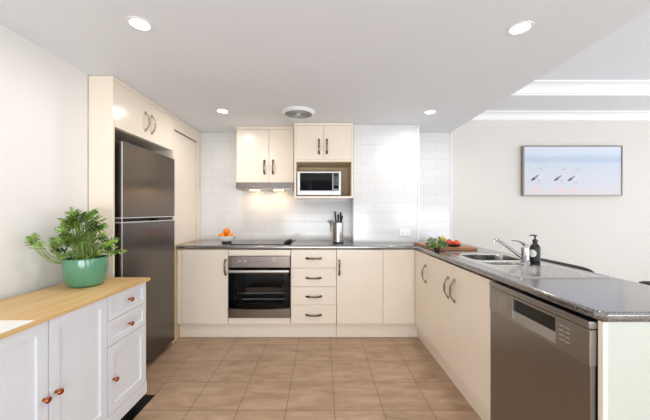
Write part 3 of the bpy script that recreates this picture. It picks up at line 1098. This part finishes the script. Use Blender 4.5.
# ------------------------------------------------------------------ tall units at left
t = thing('fridge_surround', 'tall cream fridge surround with two overhead doors', 'cabinet', (-1.75, 2.3, 0))
b = NB()
box(b, XL + 0.001, XT, 1.943, 1.958, 0, ZC - 0.003, 0.001)
obj('side_panel', b, 'cream', t)
b = NB()
box(b, -2.095, XT - 0.02, 1.960, 1.975, 1.79, ZC - 0.003)
box(b, -2.095, XT - 0.02, 2.722, 2.738, 0, ZC - 0.003)
box(b, -2.095, XT - 0.02, 1.975, 2.722, 1.79, 1.806)
box(b, -2.095, -2.08, 1.975, 2.722, 1.806, ZC - 0.003)
box(b, XT - 0.02, XT, 1.959, 2.738, 2.100, ZC - 0.003)
box(b, XT - 0.02, XT, 2.7245, 2.738, 0, 2.099)
obj('body', b, 'cream', t)
ya = [1.960, 2.352, 2.7235]
for k in range(2):
    d = obj('door', box(NB(), XT - 0.019, XT, ya[k] + 0.001, ya[k + 1] - 0.001, 1.792, 2.098, 0.0015), 'cream', t)
    handle(d, (XT, 2.352 + (-0.055 if k == 0 else 0.030), 1.932), 'z', (1, 0, 0), 'nickel')

t = thing('appliance_cupboard', 'tall cream cupboard standing on the benchtop between fridge and back wall', 'cabinet', (-1.7, 3.05, 0.9))
b = NB()
box(b, -2.095, XT - 0.02, 2.741, 2.757, ZT + 0.001, ZC - 0.003)
box(b, -2.095, XT - 0.02, YB - 0.02, YB - 0.003, ZT + 0.001, ZC - 0.003)
box(b, -2.095, XT - 0.02, 2.757, YB - 0.02, 2.108, ZC - 0.003)
box(b, -2.095, -2.08, 2.757, YB - 0.02, ZT + 0.001, 2.096)
obj('body', b, 'cream_in', t)
b = NB()
box(b, XT - 0.02, XT, 2.741, YB - 0.003, 2.003, ZC - 0.003, 0.001)
box(b, XT - 0.02, XT, 3.262, YB - 0.003, ZT + 0.001, 2.002, 0.001)
box(b, XT - 0.02, XT, 2.741, 2.756, ZT + 0.001, 2.002, 0.001)
obj('face_frame', b, 'cream', t)
obj('door', box(NB(), XT - 0.030, XT - 0.012, 2.757, 3.247, ZT + 0.004, 1.990, 0.0015), 'cream', t)
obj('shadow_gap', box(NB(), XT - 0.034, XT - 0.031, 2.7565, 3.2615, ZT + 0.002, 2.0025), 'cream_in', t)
# base below cupboard (benchtop return)
tag(obj('base_cabinet', box(NB(), -2.095, -1.393, 2.741, YB - 0.005, 0.0, ZT), 'cream_in'),
    'cream base carcass under the tall cupboard beside the fridge', 'cabinet')

# ------------------------------------------------------------------ fridge
t = thing('fridge', 'dark graphite steel top-mount fridge freezer in the cream surround', 'fridge', (-1.7, 2.33, 0))
FX = -1.357
fy0, fy1 = 1.985, 2.690
obj('body', box(NB(), -2.06, FX - 0.062, fy0 + 0.004, fy1 - 0.004, 0.035, 1.695, 0.004), 'dark_body', t)
lo = obj('door', box(NB(), FX - 0.058, FX, fy0, fy1, 0.045, 1.143, 0.004), 'fridge', t)
up = obj('freezer_door', box(NB(), FX - 0.058, FX, fy0, fy1, 1.183, 1.705, 0.004), 'fridge', t)
b = NB()
box(b, FX - 0.05, FX + 0.0012, fy0, fy1, 1.1435, 1.150, 0.001)
obj('top_edge', b, 'edge_highlight', lo, 'pale strip painting the door edge highlight')  # highlight on the door edge, put in as a pale strip
b = NB()
box(b, FX - 0.05, FX + 0.0012, fy0, fy1, 1.176, 1.1825, 0.001)
obj('bottom_edge', b, 'edge_highlight', up, 'pale strip painting the door edge highlight')  # same painted highlight under the freezer door
b = NB()
box(b, FX - 0.0595, FX - 0.0585, fy0 + 0.003, fy1 - 0.003, 0.05, 1.70)
obj('gasket', b, 'blackp', t)
b = NB()
box(b, FX - 0.045, FX - 0.01, fy0 + 0.45, fy1 - 0.02, 1.1505, 1.1755, 0.003)
obj('hinge_cover', b, 'blackp', t)
for fyy in (fy0 + 0.05, fy1 - 0.08):
    for fxx in (-1.46, -2.0):
        obj('foot', lathe(NB(), [(0, 0.0005), (0.02, 0.0005), (0.02, 0.034), (0, 0.034)], 14, (fxx, fyy, 0)), 'blackp', t)
obj('edge_highlight_strip', box(NB(), FX - 0.004, FX + 0.001, fy0 - 0.002, fy0 + 0.0, 0.05, 1.70), 'edge_highlight', t, 'pale vertical strip painting the glossy edge highlight')  # chamfer highlight painted as a pale strip

# ------------------------------------------------------------------ sideboard
t = thing('sideboard', 'white shaker sideboard with oak top and copper knobs along the left wall', 'sideboard', (-1.32, 1.2, 0))
sbx0, sbx1 = -1.519, -1.112
sy0, sy1 = 0.515, 1.855
b = NB()
box(b, sbx0, sbx1 - 0.02, sy0, sy1, 0.150, 0.782)
obj('body', b, 'sb_white', t)
b = NB()   # face frame stiles and rails
for a0, a1 in ((sy0, sy0 + 0.012), (0.858, 0.864), (1.186, 1.192), (1.514, 1.520), (sy1 - 0.012, sy1)):
    box(b, sbx1 - 0.0195, sbx1 - 0.006, a0, a1, 0.150, 0.782)
box(b, sbx1 - 0.0195, sbx1 - 0.0, sy0, sy1, 0.075, 0.149, 0.001)
box(b, sbx0, sbx1 - 0.0195, sy0, sy0 + 0.018, 0.075, 0.149)
box(b, sbx0, sbx1 - 0.0195, sy1 - 0.018, sy1, 0.075, 0.149)
box(b, sbx0, sbx0 + 0.018, sy0 + 0.018, sy1 - 0.018, 0.075, 0.149)
obj('face_frame', b, 'sb_white', t)
obj('plinth', box(NB(), sbx0 + 0.03, sbx1 - 0.045, sy0 + 0.03, sy1 - 0.03, 0.0032, 0.1495), 'blackp', t, 'black recessed plinth')
obj('top', box(NB(), -1.522, -1.098, sy0 - 0.018, 1.870, 0.783, 0.802, 0.002), 'oak', t, 'oak top')


def shaker(bm, a0, a1, z0, z1, fr=0.045, rec=0.009):
    x1 = sbx1
    x0 = sbx1 - 0.0195
    box(bm, x0, x1 - rec, a0 + fr, a1 - fr, z0 + fr, z1 - fr)
    box(bm, x0, x1, a0, a0 + fr, z0, z1, 0.001)
    box(bm, x0, x1, a1 - fr, a1, z0, z1, 0.001)
    box(bm, x0, x1, a0 + fr, a1 - fr, z0, z0 + fr)
    box(bm, x0, x1, a0 + fr, a1 - fr, z1 - fr, z1)
    return bm


def knob(parent, y, z):
    mt = Matrix.Rotation(R(90), 4, 'Y')
    bm = lathe(NB(), [(0, 0), (0.007, 0), (0.0055, 0.006), (0.006, 0.012), (0.0125, 0.017), (0.0135, 0.021), (0.010, 0.026), (0, 0.028)], 18,
               (sbx1 + 0.0003, y, z), mt)
    obj('knob', bm, 'copper', parent)


for a0, a1, ky_ in ((0.865, 1.185, 1.165), (1.193, 1.513, 1.220)):
    d = obj('door', shaker(NB(), a0, a1, 0.152, 0.780), 'sb_white', t)
    knob(d, ky_, 0.470)
for a0, a1, ky_ in ((1.521, 1.842, 1.555), (0.528, 0.857, 0.80)):
    d = obj('drawer', shaker(NB(), a0, a1, 0.650, 0.780, 0.03), 'sb_white', t)
    knob(d, (a0 + a1) / 2, 0.718)
    d = obj('drawer', shaker(NB(), a0, a1, 0.516, 0.647, 0.03), 'sb_white', t)
    knob(d, (a0 + a1) / 2, 0.578)
    d = obj('door', shaker(NB(), a0, a1, 0.152, 0.513), 'sb_white', t)
    knob(d, ky_, 0.330)

# black textured mat the sideboard stands on
tag(obj('floor_mat', box(NB(), XL + 0.03, -1.110, 0.45, 1.945, 0.0, 0.003, 0.001), 'mat_black'),
    'black textured mat on the floor under the white sideboard', 'mat')
# white runner
bm = NB()
box(bm, -1.50, -1.1, 0.72, 1.118, 0.8025, 0.8055, 0.001)
tag(obj('table_runner', bm, 'runner'), 'white flat placemat on the near end of the oak sideboard top', 'placemat')

# ------------------------------------------------------------------ potted plant
px_, py_ = -1.350, 1.67
zb = 0.8022
t = thing('potted_philodendron', 'leafy green plant in a jade glazed pot on the oak sideboard', 'potted plant', (px_, py_, zb))
bm = lathe(NB(), [(0, 0), (0.066, 0.0), (0.080, 0.006), (0.094, 0.03), (0.102, 0.07), (0.105, 0.11), (0.104, 0.155), (0.101, 0.160), (0.098, 0.155), (0.098, 0.14), (0, 0.14)], 48, (px_, py_, zb))
obj('pot', bm, 'pot', t)
obj('soil', lathe(NB(), [(0, 0.148), (0.05, 0.147), (0.0975, 0.1405)], 32, (px_, py_, zb)), 'soil', t)
rnd = random.Random(5)


def lobed_leaf(bm, base, tip_dir, normal, L):
    d = Vector(tip_dir).normalized()
    nrm = Vector(normal)
    nrm = (nrm - d * nrm.dot(d)).normalized()
    s = d.cross(nrm).normalized()
    def P(u, w, droop):
        return Vector(base) + d * (u * L) + s * (w * L) - nrm * (droop * L)
    # central blade
    N = 7
    ctr, lf, rt = [], [], []
    for i in range(N + 1):
        u = i / N
        w = 0.17 * math.sin(PI * min(1, u * 0.92 + 0.08)) + 0.01
        dr = 0.25 * u * u
        ctr.append(bm.verts.new(P(u, 0, dr + 0.02)))
        lf.append(bm.verts.new(P(u, -w, dr - 0.01)))
        rt.append(bm.verts.new(P(u, w, dr - 0.01)))
    for i in range(N):
        bm.faces.new((lf[i], ctr[i], ctr[i + 1], lf[i + 1]))
        bm.faces.new((ctr[i], rt[i], rt[i + 1], ctr[i + 1]))
    # finger lobes
    for sd in (-1, 1):
        for k in range(4):
            u0 = 0.06 + k * 0.20
            ln = (0.46, 0.48, 0.42, 0.30)[k]
            an = R((95, 70, 54, 42)[k])
            wd = 0.07
            du, dw = math.cos(an), math.sin(an) * sd
            nu, nw = -math.sin(an) * 1, math.cos(an) * sd
            rows = []
            for q, ww in ((0.0, 0.8), (0.35, 1.0), (0.7, 0.8), (1.0, 0.05)):
                uu = u0 + du * ln * q
                wq = sd * 0.05 + dw * ln * q
                dr = 0.25 * u0 * u0 + 0.22 * q * q * ln * 2
                rows.append((bm.verts.new(P(uu + nu * wd * ww, wq + nw * wd * ww, dr)), bm.verts.new(P(uu - nu * wd * ww, wq - nw * wd * ww, dr))))
            for a, c in zip(rows, rows[1:]):
                bm.faces.new((a[0], a[1], c[1], c[0]))


def stalk(bm, p0, p1, sag, r=0.003):
    p0, p1 = Vector(p0), Vector(p1)
    pts = []
    for i in range(7):
        u = i / 6
        p = p0.lerp(p1, u)
        p.z += sag * math.sin(PI * u)
        pts.append(p)
    tube(bm, pts, [r * (1.3 - 0.5 * i / 6) for i in range(7)], 6)
    return (pts[-1] - pts[-2]).normalized()


lv, st = NB(), NB()
top = Vector((px_, py_, zb + 0.15))
for k in range(105):
    a = rnd.uniform(0, 2 * PI)
    el = rnd.uniform(0.0, 1.0)
    rad = (0.025 + 0.11 * (1 - el ** 1.3)) * rnd.uniform(0.6, 1.0)
    h = 0.018 + 0.255 * el * rnd.uniform(0.85, 1.0)
    p = top + Vector((rad * math.cos(a) + 0.008 - 0.030 * el, rad * math.sin(a), h))
    L = rnd.uniform(0.048, 0.070)
    base = top + Vector((0.05 * math.cos(a) * rnd.random(), 0.05 * math.sin(a) * rnd.random(), 0))
    stalk(st, base, p, 0.015, 0.0024)
    out = Vector((math.cos(a), math.sin(a), 0.1 + 1.0 * el))
    nr = Vector((rnd.uniform(-0.7, 0.7), -0.7 + rnd.uniform(-0.4, 0.4), 0.8))
    lobed_leaf(lv, p, out, nr, L)
# trailing shoots towards the near left
for (dx, dy, dz, L) in ((-0.125, -0.185, 0.105, 0.05), (-0.120, -0.180, 0.080, 0.045), (-0.120, -0.165, 0.120, 0.045), (-0.115, -0.150, 0.075, 0.045),
                        (-0.095, -0.110, 0.085, 0.045), (-0.090, -0.095, 0.065, 0.045), (-0.080, -0.080, 0.080, 0.045)):
    p = top + Vector((dx, dy, dz))
    stalk(st, top + Vector((-0.04, -0.04, 0)), p, -0.045, 0.0026)
    lobed_leaf(lv, p, (0.1, -0.3 + rnd.uniform(-0.4, 0.4), 0.5 + rnd.uniform(-0.3, 0.3)), (0.8, -0.6, 0.6), L)
tube(st, [top, top + Vector((-0.005, 0, 0.08)), top + Vector((0.0, 0.01, 0.13))], [0.007, 0.006, 0.004], 8)
for v in lv.verts:
    if v.co.x < XL + 0.012:
        v.co.x = XL + 0.012 + (XL + 0.012 - v.co.x) * 0.05
obj('foliage', lv, 'leaf', t, recalc=False)
obj('stems', st, 'stem', t)

# ------------------------------------------------------------------ chopping board, herbs, vegetables
bl = [(0.920, 2.385), (1.29, 2.415), (1.255, 2.87), (0.890, 2.84)]
bm = NB()
a_ = [bm.verts.new((x, y, ZT + 0.0008)) for x, y in bl]
c_ = [bm.verts.new((x, y, ZT + 0.026)) for x, y in bl]
bm.faces.new(a_[::-1]); bm.faces.new(c_); bridge(bm, a_, c_)
bmesh.ops.bevel(bm, geom=list(bm.edges), offset=0.003, segments=2, affect='EDGES')
tag(obj('chopping_board', bm, 'board'), 'brown wooden chopping board in the benchtop corner', 'chopping board')
zb2 = ZT + 0.0265
plx, ply = 1.125, 2.520
t = thing('plate', 'dark plate holding tomatoes on the wooden chopping board', 'plate', (plx, ply, zb2))
bm = lathe(NB(), [(0, 0), (0.045, 0), (0.070, 0.016), (0.072, 0.019), (0.062, 0.010), (0.045, 0.005), (0, 0.004)], 36, (plx, ply, zb2))
obj('dish', bm, 'blackp', t)
bm = lathe(NB(), [(0.0705, 0.0192), (0.073, 0.0205), (0.0745, 0.0195), (0.0725, 0.0175)], 36, (plx, ply, zb2))
obj('rim', bm, 'chrome', t, 'silvery rim')
toms = [(-0.036, -0.024, 'tomato', 0.027, 'red tomato on the plate, nearest to the herb pot'),
        (0.018, -0.036, 'tomato2', 0.027, 'orange-red tomato at the front of the dark plate'),
        (0.046, 0.008, 'tomato', 0.024, 'red tomato at the right edge of the dark plate'),
        (-0.014, 0.030, 'tomato', 0.028, 'red tomato at the back of the dark plate')]
for dx, dy, mm, r_, lb in toms:
    c = (plx + dx, ply + dy, zb2 + 0.0075 + r_ * 0.84)
    tt = thing('tomato', lb, 'tomato', c, 'tomatoes on the dark plate')
    obj('fruit', blob(NB(), c, r_, 0.84, 24, 14, dimple=0.12, lobes=5, lob=0.025), mm, tt)
    bm = NB()
    for i in range(5):
        a = 2 * PI * i / 5
        q = Vector(c) + Vector((0, 0, r_ * 0.76))
        tube(bm, [q, q + Vector((0.007 * math.cos(a), 0.007 * math.sin(a), 0.003)), q + Vector((0.013 * math.cos(a), 0.013 * math.sin(a), 0.001))], [0.0016, 0.0016, 0.0005], 5)
    tube(bm, [q, q + Vector((0, 0, 0.008))], 0.0014, 5)
    obj('calyx', bm, 'stem', tt)
c = (1.085, 2.63, zb2 + 0.036)
tt = thing('yellow_capsicum', 'yellow capsicum on the chopping board behind the herbs', 'capsicum', c)
obj('fruit', blob(NB(), c, 0.036, 1.0, 32, 16, dimple=0.15, lobes=4, lob=0.05), 'yellow', tt)
obj('stalk', tube(NB(), [(c[0], c[1], c[2] + 0.029), (c[0], c[1], c[2] + 0.038), (c[0] + 0.004, c[1], c[2] + 0.045)], [0.005, 0.003, 0.0035], 8), 'stem', tt)

hx, hy = 0.918, 2.335
t = thing('herb_pot', 'small dark pot of leafy green herbs in front of the chopping board', 'herb pot', (hx, hy, ZT))
obj('pot', lathe(NB(), [(0, 0.0006), (0.020, 0.0006), (0.026, 0.035), (0.0235, 0.035), (0.022, 0.03), (0, 0.03)], 24, (hx, hy, ZT)), 'blackp', t)
lv, st = NB(), NB()


def simple_leaf(bm, p, d, nrm, L, W):
    d = Vector(d).normalized()
    nrm = Vector(nrm)
    s = d.cross(nrm).normalized()
    n2 = s.cross(d)
    rows = []
    for q, w, dr in ((0, 0.1, 0), (0.3, 0.9, 0.02), (0.6, 0.85, 0.1), (1, 0.03, 0.28)):
        m_ = Vector(p) + d * (q * L) - n2 * (dr * L)
        rows.append([bm.verts.new(m_ - s * (w * W)), bm.verts.new(m_ - n2 * 0.1 * W), bm.verts.new(m_ + s * (w * W))])
    for a, c in zip(rows, rows[1:]):
        bm.faces.new((a[0], a[1], c[1], c[0]))
        bm.faces.new((a[1], a[2], c[2], c[1]))


for k in range(95):
    a = rnd.uniform(0, 2 * PI)
    el = rnd.random()
    rad = 0.02 + 0.05 * math.sqrt(1 - el * el) * rnd.uniform(0.6, 1)
    base = Vector((hx, hy, ZT + 0.03))
    p = base + Vector((rad * math.cos(a), rad * math.sin(a), 0.004 + 0.072 * el))
    stalk(st, base + Vector((0.01 * math.cos(a), 0.01 * math.sin(a), 0)), p, 0.006, 0.0012)
    simple_leaf(lv, p, (math.cos(a), math.sin(a), rnd.uniform(-0.2, 0.9)), (0.1, -0.4, 1), rnd.uniform(0.026, 0.040), rnd.uniform(0.009, 0.013))
obj('foliage', lv, 'herb', t, recalc=False)
obj('stems', st, 'stem', t)

# ------------------------------------------------------------------ power outlet on the column
t = thing('power_outlet', 'white double power outlet on the tiled column above the benchtop', 'power outlet', (0.87, 3.06, 1.007))
oy = 3.0595
pl = obj('plate', box(NB(), 0.812, 0.928, oy - 0.009, oy - 0.0005, 0.970, 1.042, 0.002), 'white_plastic', t)
for cx in (0.842, 0.898):
    bm = NB()
    for dx, ang, dz in ((-0.006, 30, 0.006), (0.006, -30, 0.006), (0, 0, -0.006)):
        st0 = len(bm.verts)
        box(bm, -0.0011, 0.0011, -0.0006, 0.0006, -0.004, 0.004)
        xform_new(bm, st0, Matrix.Translation((cx + dx, oy - 0.0094, 0.998 + dz)) @ Matrix.Rotation(R(ang), 4, 'Y'))
    obj('socket', bm, 'blackp', pl)
    obj('switch', box(NB(), cx - 0.006, cx + 0.006, oy - 0.012, oy - 0.0092, 1.018, 1.032, 0.001), 'white_plastic', pl)

# ------------------------------------------------------------------ picture
t = thing('framed_picture', 'wide framed beach print of three wading birds on the dining wall', 'picture', (2.87, YB, 1.69))
X0, X1, Zp0, Zp1 = 2.285, 3.415, 1.402, 1.975
yy0, yy1 = YB - 0.045, YB - 0.002
b = NB()
w = 0.014
box(b, X0, X1, yy0, yy1, Zp0, Zp0 + w, 0.001)
box(b, X0, X1, yy0, yy1, Zp1 - w, Zp1, 0.001)
box(b, X0, X0 + w, yy0, yy1, Zp0 + w, Zp1 - w)
box(b, X1 - w, X1, yy0, yy1, Zp0 + w, Zp1 - w)
obj('frame', b, 'frame_metal', t)
# printed canvas: sky, far water, wet sand as bands over height
m, nt, bs = new_mat('beach_print')
tc = nt.nodes.new('ShaderNodeTexCoord')
sp_ = nt.nodes.new('ShaderNodeSeparateXYZ')
nt.links.new(tc.outputs['Object'], sp_.inputs[0])
nz = nt.nodes.new('ShaderNodeTexNoise')
nz.inputs['Scale'].default_value = 5
nz.inputs['Detail'].default_value = 6
mpn = nt.nodes.new('ShaderNodeMapping')
mpn.inputs['Scale'].default_value = (1, 1, 5)
nt.links.new(tc.outputs['Object'], mpn.inputs['Vector'])
nt.links.new(mpn.outputs[0], nz.inputs['Vector'])
ml = nt.nodes.new('ShaderNodeMath')
ml.operation = 'MULTIPLY_ADD'
nt.links.new(nz.outputs['Fac'], ml.inputs[0])
ml.inputs[1].default_value = 0.09
nt.links.new(sp_.outputs[2], ml.inputs[2])
mr = nt.nodes.new('ShaderNodeMapRange')
mr.inputs['From Min'].default_value = -0.28 + 0.045
mr.inputs['From Max'].default_value = 0.28 + 0.045
nt.links.new(ml.outputs[0], mr.inputs['Value'])
rp = nt.nodes.new('ShaderNodeValToRGB')
e = rp.color_ramp.elements
e[0].position = 0
e[0].color = lin((214, 204, 206))
e[1].position = 1
e[1].color = lin((214, 219, 230))
for pos, col in ((0.2, (206, 207, 216)), (0.5, (203, 208, 218)), (0.66, (197, 206, 219)), (0.70, (182, 195, 214)), (0.78, (188, 200, 217)), (0.82, (202, 211, 226))):
    q = e.new(pos)
    q.color = lin(col)
nt.links.new(mr.outputs[0], rp.inputs['Fac'])
nt.links.new(rp.outputs['Color'], bs.inputs['Base Color'])
bs.inputs['Roughness'].default_value = 0.5
M['print'] = m
cvs = obj('canvas', box(NB(), X0 + w, X1 - w, yy0 + 0.006, yy1, Zp0 + w, Zp1 - w), 'print', t)
M['bird_grey'] = mat('bird_wing_grey', (150, 152, 172), 0.6, noise=0.15, nscale=60)
M['bird_pale'] = mat('bird_body_pale', (218, 212, 218), 0.6, noise=0.05, nscale=60)
M['bird_pink'] = mat('bird_reflection_pink', (222, 200, 198), 0.6, noise=0.06, nscale=40)


def flat(bm, pts, y):
    bm.faces.new([bm.verts.new((x, y, z)) for x, z in pts])


def ell(cx, cz, a, c, rot, n=18):
    out = []
    for i in range(n):
        th = 2 * PI * i / n
        x, z = a * math.cos(th), c * math.sin(th)
        out.append((cx + x * math.cos(rot) - z * math.sin(rot), cz + x * math.sin(rot) + z * math.cos(rot)))
    return out


yq = yy0 + 0.0055
for bx_, bz_, s in ((2.455, 1.615, 1.2), (2.715, 1.612, 1.15), (2.87, 1.608, 1.15)):
    g, p_, pk = NB(), NB(), NB()
    flat(p_, ell(bx_, bz_, 0.058 * s, 0.026 * s, 0.35), yq)
    nk = [(bx_ + 0.045 * s, bz_ + 0.01), (bx_ + 0.08 * s, bz_ + 0.035 * s), (bx_ + 0.07 * s, bz_ + 0.075 * s), (bx_ + 0.045 * s, bz_ + 0.085 * s)]
    for a, c in zip(nk, nk[1:]):
        dxx, dzz = c[0] - a[0], c[1] - a[1]
        l_ = math.hypot(dxx, dzz)
        ox_, oz_ = -dzz / l_ * 0.006, dxx / l_ * 0.006
        flat(p_, [(a[0] + ox_, a[1] + oz_), (a[0] - ox_, a[1] - oz_), (c[0] - ox_, c[1] - oz_), (c[0] + ox_, c[1] + oz_)], yq - 0.0001)
    flat(g, ell(bx_ - 0.025 * s, bz_ - 0.002, 0.042 * s, 0.012 * s, 0.6), yq - 0.0002)
    flat(g, ell(bx_ - 0.045 * s, bz_ - 0.025, 0.026 * s, 0.008 * s, 0.5), yq - 0.0002)
    flat(g, [(bx_ + 0.045 * s, bz_ + 0.088 * s), (bx_ + 0.045 * s, bz_ + 0.080 * s), (bx_ - 0.005 * s, bz_ + 0.072 * s)], yq - 0.0002)
    for lx in (-0.005, 0.018):
        flat(g, [(bx_ + lx, bz_ - 0.02), (bx_ + lx + 0.004, bz_ - 0.02), (bx_ + lx + 0.012, bz_ - 0.07), (bx_ + lx + 0.009, bz_ - 0.07)], yq - 0.0002)
    flat(pk, ell(bx_ - 0.005, bz_ - 0.125 * s, 0.045 * s, 0.02 * s, -0.2), yq)
    obj('bird_body', p_, 'bird_pale', cvs)
    obj('bird_wing', g, 'bird_grey', cvs)
    obj('bird_reflection', pk, 'bird_pink', cvs)

# ------------------------------------------------------------------ ceiling fixtures
def downlight(x, y, label, src=None):
    if src:
        return copy_thing(src, (x, y, ZC), label)
    t = thing('downlight', label, 'downlight', (x, y, ZC), 'recessed ceiling downlights')
    obj('trim_ring', lathe(NB(), [(0.041, -0.001), (0.043, -0.004), (0.055, -0.003), (0.056, -0.0003)], 36, (x, y, ZC)), 'white_plastic', t)
    obj('lens', lathe(NB(), [(0, -0.0025), (0.0405, -0.0025), (0.0405, -0.0005), (0, -0.0005)], 36, (x, y, ZC)), 'lens', t)
    l = area('lamp_glow', (0, 0, -0.006), (0, 0, 0), 0.08, 0.08, DOWN_W, (1.0, 0.97, 0.93), 'DISK', 172, t)
    return t


dl = downlight(-0.881, 1.413, 'round downlight nearest the left wall, above the sideboard end')
downlight(-0.896, 2.631, 'round downlight in front of the fridge cupboard, far left', dl)
downlight(0.983, 2.657, 'round downlight above the far end of the peninsula', dl)
downlight(0.979, 1.444, 'round downlight above the near end of the peninsula', dl)

t = thing('exhaust_fan', 'round white ceiling exhaust fan with grey grille', 'exhaust fan', (-0.215, 2.66, ZC))
obj('ring', lathe(NB(), [(0.122, -0.012), (0.124, -0.022), (0.130, -0.026), (0.138, -0.022), (0.152, -0.006), (0.154, -0.0004), (0.122, -0.0004)], 48, (-0.215, 2.66, ZC)), 'white_plastic', t)
gr = NB()
for r_ in (0.118, 0.104, 0.090, 0.076, 0.062, 0.048, 0.034):
    pts = [(-0.215 + r_ * math.cos(2 * PI * i / 40), 2.66 + r_ * math.sin(2 * PI * i / 40), ZC - 0.021) for i in range(41)]
    tube(gr, pts, 0.0032, 6, cap=False)
for i in range(12):
    a = 2 * PI * i / 12
    tube(gr, [(-0.215 + 0.02 * math.cos(a), 2.66 + 0.02 * math.sin(a), ZC - 0.0195), (-0.215 + 0.1215 * math.cos(a), 2.66 + 0.1215 * math.sin(a), ZC - 0.0195)], 0.0025, 6)
obj('grille', gr, 'grille', t)
obj('back_disc', lathe(NB(), [(0, -0.010), (0.121, -0.010), (0.121, -0.004), (0, -0.004)], 40, (-0.215, 2.66, ZC)), 'grille', t)
obj('hub', lathe(NB(), [(0, -0.026), (0.014, -0.025), (0.019, -0.019), (0.019, -0.0105), (0, -0.0105)], 24, (-0.215, 2.66, ZC)), 'white_plastic', t)

# ------------------------------------------------------------------ dining chairs behind the peninsula
def chair(x, y, label):
    """chair facing +x, its back towards the peninsula"""
    t = thing('dining_chair', label, 'chair', (x, y, 0), 'black dining chairs behind the peninsula')
    b = NB()
    box(b, x + 0.02, x + 0.45, y - 0.21, y + 0.21, 0.43, 0.47, 0.015, 3)
    obj('seat', b, 'seat', t)
    b = NB()
    # curved back rail with tapered, rounded ends
    pts, rad = [], []
    for i in range(17):
        u = -1 + 2 * i / 16
        pts.append((x + 0.02 * u * u, y + u * 0.24, 0.865 - 0.004 * u * u))
        rad.append(0.004 + 0.018 * (1 - abs(u) ** 8))
    tube(b, pts, rad, 12, flat=0.9)
    pts2 = [(p[0] + 0.003, p[1] * 1, p[2] - 0.10) for p in pts[2:-2]]
    tube(b, pts2, [r * 0.6 for r in rad[2:-2]], 10)
    obj('backrest', b, 'seat', t)
    for s in (-1, 1):
        obj('back_post', tube(NB(), [(x + 0.045, y + s * 0.18, 0.465), (x + 0.03, y + s * 0.18, 0.66), (x + 0.033, y + s * 0.18, 0.85)], [0.014, 0.012, 0.010], 10), 'seat', t)
        obj('leg', tube(NB(), [(x + 0.045, y + s * 0.18, 0.435), (x + 0.02, y + s * 0.20, 0.0)], [0.016, 0.011], 10), 'seat', t)
        obj('leg', tube(NB(), [(x + 0.41, y + s * 0.18, 0.435), (x + 0.44, y + s * 0.20, 0.0)], [0.016, 0.011], 10), 'seat', t)
    return t


ch = chair(1.60, 1.98, 'black curved-back chair behind the sink, its rail just above the benchtop')
copy_thing(ch, (1.60, 1.25, 0), 'black curved-back chair behind the near end of the peninsula')
